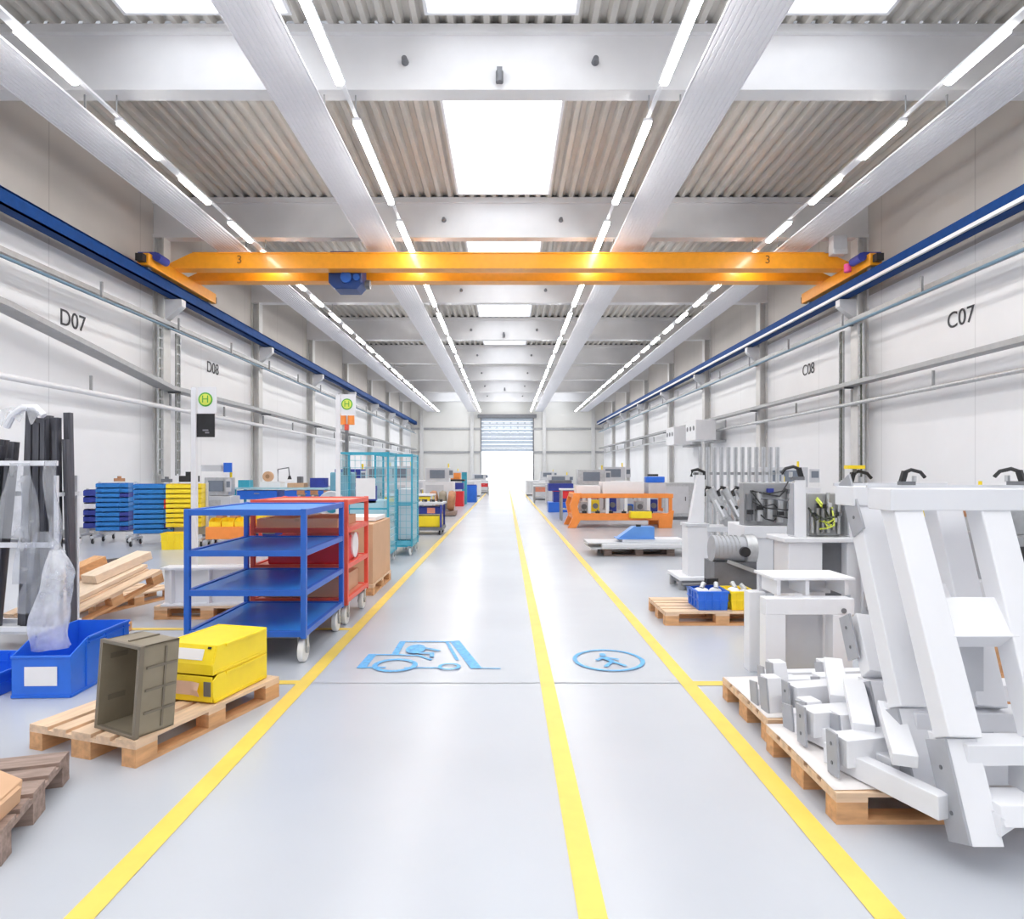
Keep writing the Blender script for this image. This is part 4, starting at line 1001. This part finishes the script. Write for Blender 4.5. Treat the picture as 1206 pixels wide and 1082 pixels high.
def harness(label, loc, d, seed, grp='cable and pneumatic blocks on the fixtures'):
    rnd = random.Random(seed); o = thing('pneumatic_block', label, 'valve block', loc, 0, grp)
    MB().box((0, 0, d[2]*.5), (d[0], d[1], d[2])).build('back_block', M['steel'], o, bev=.01)
    n = 6
    for k in range(n):
        x = -d[0]/2+d[0]*(k+.5)/n; MB().cyl((x, -d[1]/2-.03, d[2]*rnd.uniform(.05,.2)), (x, -d[1]/2-.03, d[2]*rnd.uniform(.55,1.05)), d[0]*.055, n=10).build('cylinder', M[rnd.choice(['galv','dsteel','steel','galv'])], o, smooth=True)
        MB().box((x, -d[1]/2-.05, d[2]*rnd.uniform(.2,.85)), (d[0]*.1, .05, d[2]*.1)).build('valve', M[rnd.choice(['black','dsteel','wgrey','dblue'])], o)
    for k in range(7):
        x0, x1 = rnd.uniform(-.5,.5)*d[0], rnd.uniform(-.5,.5)*d[0]; z0, z1 = rnd.uniform(.1,.9)*d[2], rnd.uniform(.2,1.05)*d[2]
        MB().tube([(x0, -d[1]/2, z0), (x0*.7+x1*.3, -d[1]/2-.12, (z0+z1)/2-.08), (x0*.3+x1*.7, -d[1]/2-.12, (z0+z1)/2-.05), (x1, -d[1]/2, z1)], .010, 6).build('hose', M[rnd.choice(['black','cable','lime','dsteel'])], o, smooth=True)
    return o
harness('grey valve block with black hoses between the two uprights of the fixture machine', (3.42, 7.10, .912), (.34, .14, .46), 4)
clampdev('black clamp with a long arm on top of the left upright of the fixture machine', (3.10, 6.96, 1.52), R(180), 1.4)
clampdev('black clamp with a yellow cap on top of the right upright of the fixture machine', (3.72, 6.98, 1.46), 0, 1.5, True)
# second fixture behind it
o = thing('fixture_beam', 'white horizontal beam on a pedestal carrying the long hose block', 'machine', (3.15, 8.5, 0)); MB().span((-.05, 0, .74), (.95, .35, .90)).build('beam', M['white'], o, bev=.008)
for x in (.1, .62): MB().span((x, .03, .0), (x+.24, .32, .74)).build('pedestal', M['white'], o, bev=.006)
MB().span((.34, .2, .02), (.62, .22, .74)).build('dark_gap_sheet', M['dsteel'], o)  # dark sheet stands in for the shaded gap between the pedestals
harness('long grey hose block standing on the white fixture beam', (3.52, 8.68, .902), (.8, .16, .56), 9)
# leftmost pedestal with blade
o = thing('blade_pedestal', 'white pedestal with a triangular blade and a black handle on top, nearest the footpath', 'machine', (2.62, 8.9, 0))
MB().box((.0, .25, .16), (.56, .7, .05)).build('base_plate', M['white'], o, bev=.01)
for x in (-.22, .22):
    for y in (0, .5): MB().cyl((x, y, 0), (x, y, .14), .05, n=12).build('foot', M['steel'], o)
MB().box((0, .2, .11), (.5, .6, .06)).build('under_plate', M['dsteel'], o)
MB().span((-.14, .02, .185), (.13, .32, .86)).build('column', M['white'], o, bev=.008)
MB().span((-.16, .0, .86), (.15, .34, .90)).build('top_plate', M['wgrey'], o, bev=.004)
MB().prism([(-.1, .9), (.10, .9), (.11, 1.56), (.02, 1.56)], 'y', .08, .2).build('blade', M['white'], o, bev=.004)
MB().tube([(-.06, .14, 1.54), (-.05, .14, 1.62), (.03, .14, 1.64), (.12, .14, 1.60), (.12, .14, 1.50)], .022, 8).build('handle', M['black'], o, smooth=True)
# row of slanted grippers on a rack behind
gr = thing('gripper_bench', 'long grey bench carrying the row of slanted grippers', 'bench', (3.15, 10.3, 0)); MB().span((-.1, 0, .66), (1.35, .5, .74)).build('top', M['wgrey'], gr, bev=.006)
for x in (0, 1.2): MB().span((x, .1, 0), (x+.1, .4, .66)).build('leg', M['white'], gr)
g0 = None
for k in range(5):
    if g0 is None:
        g0 = thing('slanted_gripper', '', 'gripper', (3.2, 10.4, .742), 0, 'slanted grippers on the grey bench')
        MB().cyl((.34, 0, .05), (.04, 0, .60), .07, n=14).build('barrel', M['galv'], g0, smooth=True); MB().cyl((.38, 0, .0), (.29, 0, .14), .085, n=14).build('collar', M['steel'], g0, smooth=True)
        MB().tube([(.05, -.02, .6), (-.02, -.04, .62), (-.07, -.04, .56), (-.05, -.04, .48)], .028, 8).build('hook', M['black'], g0, smooth=True); MB().bar((.24, -.09, .16), (.10, -.09, .42), .03, .03).build('rod', M['white'], g0); MB().cyl((.2,-.1,.3),(.2,.1,.3),.03,n=10).build('pin', M['black'], g0)
        g0['label'] = 'slanted grey gripper with a black hook, first from the left on the grey bench'
    else: dup(g0, 'slanted grey gripper with a black hook, %s from the left on the grey bench' % ORD[k], (3.2+.23*k, 10.4, .742))
# comb of upright profiles
rk2 = thing('profile_stand', 'grey stand holding upright steel profiles near the C07 wall', 'stand', (4.35, 12.6, 0)); MB().span((-.75, -.02, 1.55), (1.0, .02, 1.60)).build('upper_bar', M['steel'], rk2); MB().span((-.75, -.3, .0), (1.0, .3, .1)).build('base', M['wgrey'], rk2)
for x in (-.72, .96): MB().span((x, -.02, .1), (x+.04, .02, 1.6)).build('post', M['wgrey'], rk2)
for k in range(12):
    x = -.62+.134*k
    if k == 0:
        p0 = MB().span((-.035, -.05, .1), (.035, -.02, 2.08)).build('steel_profile', M['galv']); MB().span((-.008, -.056, .1), (.008, -.05, 2.08)).build('slot', M['steel'], p0)
        p0.location = (4.35+x, 12.575, .002); tag(p0, 'upright grey steel profile, first from the left in the stand', 'profile', 'upright steel profiles in the grey stand')
    else: dup(p0, 'upright grey steel profile, %s from the left in the stand' % ORD[k], (4.35+x, 12.575, .002))

# --- pallet with the blue and yellow boxes
pallet('wooden pallet carrying the blue and yellow boxes by the footpath line', (2.26, 7.22, 0), R(90), group='wooden pallets on the floor')
tote('storage_box', 'blue plastic box filled with white parts on the footpath pallet', 'box', (2.18, 7.09, .146), 0, .32, .42, .2, M['blue'], None, taper=.02)
tote('storage_box', 'yellow plastic box beside the blue box on the footpath pallet', 'box', (2.50, 7.05, .146), 0, .26, .34, .2, M['yellow'], None, taper=.02)
for k, (x, y, z, m, r_) in enumerate(((2.12, 7.12, .26, 'white', .09), (2.25, 7.05, .27, 'wgrey', .08), (2.46, 7.08, .27, 'white', .09), (2.55, 7.02, .26, 'wgrey', .07))):
    o = thing('machine_part', '%s rounded machine part lying in the %s box, %s' % ('white' if m == 'white' else 'pale grey', 'blue' if k < 2 else 'yellow', 'left' if k % 2 == 0 else 'right'), 'machine part', (x, y, z), R(30*k), 'parts in the footpath pallet boxes')
    MB().blob((0,0,.04), (r_, r_*.8, .05), jit=.05).build('body', M[m], o, smooth=True); MB().cyl((0,-.02,.08), (.04,.02,.13), .025, n=12).build('stub', M['galv'], o)
o = thing('gear_motor', 'large grey gear motor with round housing above the boxes on the footpath pallet', 'motor', (2.72, 7.95, 0)); MB().box((0,0,.28), (.5,.4,.5)).build('stand', M['dsteel'], o); MB().cyl((-.24,-.05,.68), (.14,-.05,.66), .16, n=20).build('housing', M['mgrey'], o, smooth=True); MB().cyl((.14,-.05,.66), (.26,-.05,.655), .19, n=20).build('flange', M['galv'], o, smooth=True)
MB().cyl((.1,-.26,.66), (.1,-.2,.66), .06, n=14).build('black_port', M['black'], o); MB().bar((-.1,-.2,.55), (.3,-.32,.4), .06, .04).build('lever', M['steel'], o)
b = MB()
for k in range(6): b.cyl((-.2+.05*k,-.05,.68),(-.185+.05*k,-.05,.68),.162,n=20)
b.build('cooling_fin', M['steel'], o)
o = thing('black_wedge', 'flat black steel angle lying across the blue box', 'steel angle', (2.14, 7.24, .36), R(15)); MB().box((0,0,.0), (.42,.05,.02)).build('flange', M['dsteel'], o); MB().box((.15,0,.03), (.14,.06,.06)).build('block', M['black'], o)
for k, (x, y) in enumerate(((2.72, 6.98), (2.78, 7.1))):
    o = thing('steel_rod', 'dark jointed rod, %s on the right end of the footpath pallet' % ('nearer' if k == 0 else 'farther'), 'rod', (x, y, .147), R(-35-15*k), 'rods on the footpath pallet'); MB().bar((-.15,0,.14), (.2,0,.02), .03, .03).build('shaft', M['dsteel'], o); MB().cyl((-.15,-.02,.14), (-.15,.03,.14), .035, n=12).build('joint', M['black'], o)
o = thing('knob_bracket', 'small magenta knob on a white bracket behind the footpath pallet', 'bracket', (2.96, 6.6, .0)); MB().box((0,0,.22), (.16,.12,.44)).build('bracket', M['white'], o); MB().blob((0,-.02,.47), (.045,.045,.04)).build('knob', M['pink'], o, smooth=True); MB().box((.0,-.07,.26), (.05,.02,.05)).build('hole_plate', M['dsteel'], o)

# --- pallet with sheet metal, orange machine frame
pallet('wooden pallet under the stacked sheet metal in front of the orange frame', (2.55, 13.0, 0), R(90), 'wooddark', L=1.35, W=1.0)
for k, (dx, dz, d, m, lab) in enumerate(((0, .145, (1.9,1.1,.02), 'galv', 'lowest long steel sheet'), (.08, .166, (1.6,.9,.06), 'white', 'white panel in the middle'), (-.05, .228, (1.85,.7,.02), 'wgrey', 'upper grey sheet'), (.3, .25, (1.2,.5,.05), 'white', 'topmost white panel'))):
    o = MB().box((0,0,d[2]/2), d).build('sheet_panel', M[m], bev=.002); o.location = (2.55+dx, 12.9, dz); tag(o, lab+' of the sheet metal stack on the dark pallet', 'sheet', 'sheet metal on the dark pallet')
b = MB(); b.prism([(-.45, 0), (.28, 0), (.28, .24), (-.12, .24)], 'y', -.06, .2); b.prism([(-.45, 0), (.28, 0), (.28, .02), (-.45, .02)], 'y', -.12, .3)
o = b.build('blue_cover', M['scrap'], bev=.003); o.location = (2.6, 12.75, .302); tag(o, 'bright blue folded metal cover on top of the sheet metal stack', 'cover')
MB().cyl((-.02,0,.24), (-.02,0,.28), .05, n=12).build('cap', M['black'], o)
def orange_frame():
    o = thing('orange_frame', 'large orange machine frame with white posts standing right of the footpath', 'frame', (1.85, 18.8, 0)); m = M['mach_orange']
    W, D = 2.95, 1.3
    for y in (0, D):
        MB().span((.25, y-.06, .22), (W-.1, y+.06, .42)).build('lower_beam', m, o, bev=.01); MB().span((.1, y-.05, .86), (W, y+.05, .98)).build('upper_beam', m, o, bev=.01)
        MB().prism([(-.08, 0), (.16, 0), (.30, .25), (.20, .62), (.32, 1.0), (.10, 1.0), (-.02, .66), (.06, .3)], 'y', y-.07, y+.07).build('end_column', m, o, bev=.01)
        MB().prism([(W-.42, .0), (W-.05, .0), (W+.02, .5), (W-.06, .5), (W-.2, .38), (W-.42, .34)], 'y', y-.07, y+.07).build('end_foot', m, o, bev=.01)
        for x in (.5, 1.02, 1.55, 2.2, W-.12): MB().span((x, y-.04, .42), (x+.09, y+.04, .86)).build('post', M['white'] if x != W-.12 else m, o)
    for x in (.12, W-.1):
        for z in (.32, .92): MB().span((x-.05, 0, z-.06), (x+.05, D, z+.06)).build('side_beam', m, o)
    MB().span((.2, .06, .43), (W-.2, D-.06, .45)).build('deck', M['wgrey'], o)
    for x in (.1, W-.2):
        for y in (.0, D): pass
    return o
orange_frame()
for k, (dx, d, m, lab) in enumerate(((.55, (.7,.6,.22), 'paper', 'low white box on the left of the orange frame'), (1.55, (1.2,.8,.34), 'paper', 'large white box on the middle of the orange frame'), (2.55, (.5,.6,.3), 'wgrey', 'pale grey box on the right of the orange frame'))):
    carton(lab, (1.85+dx, 19.35, .982), d, 0, m, 'box', 'box', 'boxes on top of the orange frame', tape=False)
o = thing('blue_spool', 'blue tool box with a dark handle on the pale grey box of the orange frame', 'tool box', (4.38, 19.3, 1.284)); MB().box((0,0,.1), (.55,.3,.18)).build('body', M['blue'], o, bev=.03); MB().box((-.05,0,.23), (.3,.1,.06)).build('handle', M['black'], o)
for k, (x, m, h_, lab) in enumerate(((.42, 'galv', .3, 'grey gearbox'), (.75, 'yellow', .34, 'yellow motor'), (1.25, 'dblue', .4, 'navy control unit'), (1.75, 'blue', .22, 'blue pump'), (2.05, 'galv', .3, 'grey pump'), (2.45, 'dblue', .36, 'navy canister'))):
    o = thing('drive_unit', lab+' sitting inside the orange frame', 'machine part', (1.85+x, 19.2, .452), 0, 'drive units inside the orange frame'); MB().box((0,0,h_/2), (.24,.3,h_)).build('body', M[m], o, bev=.02); MB().cyl((0,-.2,h_*.5), (0,-.14,h_*.5), .08, n=12).build('shaft_cover', M['dsteel'], o)
o = thing('yellow_tray', 'yellow tray on the front rail of the orange frame', 'tray', (1.85+1.95, 18.62, .30)); MB().box((0,-.1,.1), (.6,.3,.2)).build('body', M['yellow'], o, bev=.02); MB().box((0,-.1,.205), (.5,.2,.02)).build('opening', M['dsteel'], o)
for k in range(6):
    o = thing('rail_fitting', 'small black fitting, %s from the left on the orange lower rail' % ORD[k], 'fitting', (2.25+.38*k, 18.8, .422), 0, 'black fittings on the orange lower rail'); MB().box((0,0,.03), (.12,.1,.06)).build('base', M['black'], o); MB().cyl((0,0,.06),(0,0,.1),.025,n=8).build('knob', M['dsteel'], o)
# deep right rows
machine('white machine tower with a yellow lamp behind the orange frame', (3.1, 23.5, 0), 0, 1.2, .9, 1.75, M['white'], M['galv'])
workbench('white bench with red trays behind the orange frame', (2.6, 22.0, 0), 0, 1.6, .7, 1.05, M['white'], M['steel'], M['red'])
o = thing('blue_press', 'navy stacked press machine beside the footpath line beyond the orange frame', 'machine', (2.2, 26.6, 0)); MB().box((0,0,.2), (1.0,.9,.4)).build('base', M['blue'], o, bev=.02); MB().box((.05,0,.62), (.7,.7,.44)).build('middle', M['dblue'], o, bev=.02); MB().box((0,0,1.0), (1.0,.8,.3)).build('head', M['dblue'], o, bev=.02); MB().box((-.1,-.36,.9), (.5,.02,.14)).build('red_plate', M['red'], o); MB().box((0,0,1.22), (.9,.5,.12)).build('top_box', M['dsteel'], o)
for k, (x, y, H, m) in enumerate(((2.6,32,1.5,'galv'),(2.2,38,1.5,'wgrey'),(2.0,45,1.6,'white'),(4.6,28,1.9,'white'),(4.55,24.6,1.8,'wgrey'),(5.9,22.5,1.9,'galv'),(3.2,50,1.7,'wgrey'))):
    machine('pale machine in the hazy far right row, %s in the group' % ORD[k], (x, y, 0), 0, 1.3, 1.0, H, M[m], group='machines of the hazy far right row', head=(k in (0, 3, 6)))
workbench('grey table with pink parts in the far right row by the line', (2.1, 34.5, 0), 0, 1.3, .8, .9, M['wgrey'], M['steel'], M['redshelf'])
# shelves with bins and machines seen through and beside the big frames
def rack_bins(label, loc, rz, W, H, n):
    o = thing('parts_rack', label, 'rack', loc, rz)
    for x in (-W/2, W/2):
        for y in (-.2, .2): MB().box((x, y, H/2), (.05, .05, H)).build('post', M['wgrey'], o)
    for i in range(n): MB().box((0, 0, .2+(H-.3)*i/(n-1)), (W, .42, .03)).build('shelf', M['galv'], o)
    return o
rack_bins('grey parts rack with coloured bins seen through the nearest frame', (4.35, 6.55, 0), 0, 1.3, 1.25, 3)
cols = (('brown','card','wooddark'), ('dsteel','teal','black'), ('yellow','brown','dblue'), ('black','red','wgrey'))
nm = {'brown':'copper brown','card':'tan','wooddark':'dark brown','dsteel':'dark grey','teal':'teal','black':'black','yellow':'yellow','dblue':'navy','red':'red','wgrey':'pale grey'}
for i in range(3):
    for j in range(3):
        tote('parts_bin', '%s parts bin on the %s shelf of the grey parts rack' % (nm[cols[i][j]], ('bottom', 'middle', 'top')[i]), 'bin', (3.95+.4*j, 6.5, .216+.475*i), 0, .34, .32, .2, M[cols[i][j]], 'bins on the grey parts rack')
o = thing('cable_machine', 'grey machine with looping black cables right of the nearest frame', 'machine', (4.50, 5.1, 0)); MB().span((-.6,0,.72), (.6,.5,1.1)).build('upper_body', M['steel'], o, bev=.01); MB().span((-.65,-.05,.58), (.65,.55,.72)).build('bed', M['wgrey'], o, bev=.01); MB().span((-.6,0,.42), (.6,.5,.58)).build('dark_belt', M['black'], o)
for x in (-.5,.45): MB().span((x,.05,0), (x+.1,.45,.42)).build('leg', M['white'], o)
MB().span((-.56,.1,1.1), (.6,.5,1.4)).build('head', M['galv'], o, bev=.01); MB().span((-.5,-.02,.80), (-.42,.0,1.02)).build('black_slot', M['black'], o); MB().span((-.3,-.02,.86), (-.24,.0,1.0)).build('black_slot', M['black'], o)
for k in range(5): MB().tube([(-.55+.1*k,.05,1.45-.03*k), (-.45+.12*k,-.12,1.25-.05*k), (-.2+.12*k,-.14,1.12-.02*k), (.1+.1*k,-.08,1.08), (.4,.02,1.05-.03*k)], .012, 6).build('cable', M['black'], o, smooth=True)
pallet('wooden pallet on the floor behind the nearest frame, under orange wood crates', (3.1, 5.2, 0), R(90)) if 0 else None
for k, (x, y, z, d, lab) in enumerate(((3.25, 4.3, 0, (.5,.4,.55), 'orange brown wooden crate behind the nearest frame'), (3.75, 4.35, 0, (.4,.4,.4), 'orange brown wooden crate right of another crate behind the frames'))):
    o = thing('wooden_crate', lab, 'crate', (x, y, z)); MB().box((0,0,d[2]/2), (d[0]-.03,d[1]-.03,d[2])).build('body', M['wood2'], o)
    b = MB()
    for i in range(3): b.box((0,0,d[2]*(i+.5)/3), (d[0],d[1],d[2]*.22))
    b.build('slat', M['wood2'], o)
machine('tall grey cabinet with a small orange label beside the white frames', (3.6, 9.3, 0), 0, .7, .6, 1.3, M['white'], M['wgrey'], head=False)
machine('low grey machine near the C07 wall behind the upright profiles', (6.2, 15.5, 0), 0, 1.4, 1.0, 1.4, M['galv'], M['wgrey'], group='machines along the C07 wall')
machine('white machine near the C07 wall, farther along from the upright profiles', (7.6, 18.0, 0), 0, 1.6, 1.1, 1.8, M['white'], M['wgrey'], group='machines along the C07 wall')
machine('pale machine near the C07 wall, right of the grey parts rack', (7.6, 11.0, 0), 0, 1.5, 1.0, 1.35, M['wgrey'], M['galv'], group='machines along the C07 wall')

for k, (y, z, lab) in enumerate(((33.2, 3.2, 'nearer'), (37.4, 3.15, 'farther'))):
    o = thing('wall_duct_box', 'white duct box with round holes fixed on the C07 wall, the %s of two' % lab, 'duct box', (XR-1.05, y, z), 0, 'duct boxes on the C07 wall')
    MB().box((0, 0, .5), (1.0, 1.8, 1.0)).build('body', M['white'], o, bev=.02)
    for i in range(3): MB().cyl((-.52, -.55+.55*i, .6), (-.49, -.55+.55*i, .6), .12, n=14).build('round_hole', M['dsteel'], o)
    MB().box((.74, 0, -.05), (.6, 1.6, .1)).build('wall_bracket', M['steel'], o)

# ------------------------------------------------------------------ daylight, camera, view
wd = bpy.data.worlds.new('overcast_sky'); scene.world = wd; wd.use_nodes = True
bg = wd.node_tree.nodes['Background']; bg.inputs[0].default_value = (.93, .96, 1.0, 1); bg.inputs[1].default_value = 4.0
cam = bpy.data.cameras.new('camera'); co = bpy.data.objects.new('camera', cam); COL.objects.link(co)
cam.sensor_fit = 'HORIZONTAL'; cam.sensor_width = 36; cam.lens = 36*F/1206
cam.shift_x = (603-VX)/1206; cam.shift_y = (VY-541)/1206
cam.clip_end = 400; cam.clip_start = .05
co.location = (0, 0, CH); co.rotation_euler = (R(90), 0, 0)
scene.camera = co
v = scene.view_settings; v.view_transform = 'Standard'; v.look = 'None'; v.gamma = 1; v.use_curve_mapping = False; v.exposure = EXPO
c = scene.cycles; c.max_bounces = 12; c.diffuse_bounces = 8; c.glossy_bounces = 4; c.transparent_max_bounces = 12; c.transmission_bounces = 4
c.use_denoising = True; c.sample_clamp_indirect = 8; c.caustics_reflective = False; c.caustics_refractive = False; c.use_light_tree = True
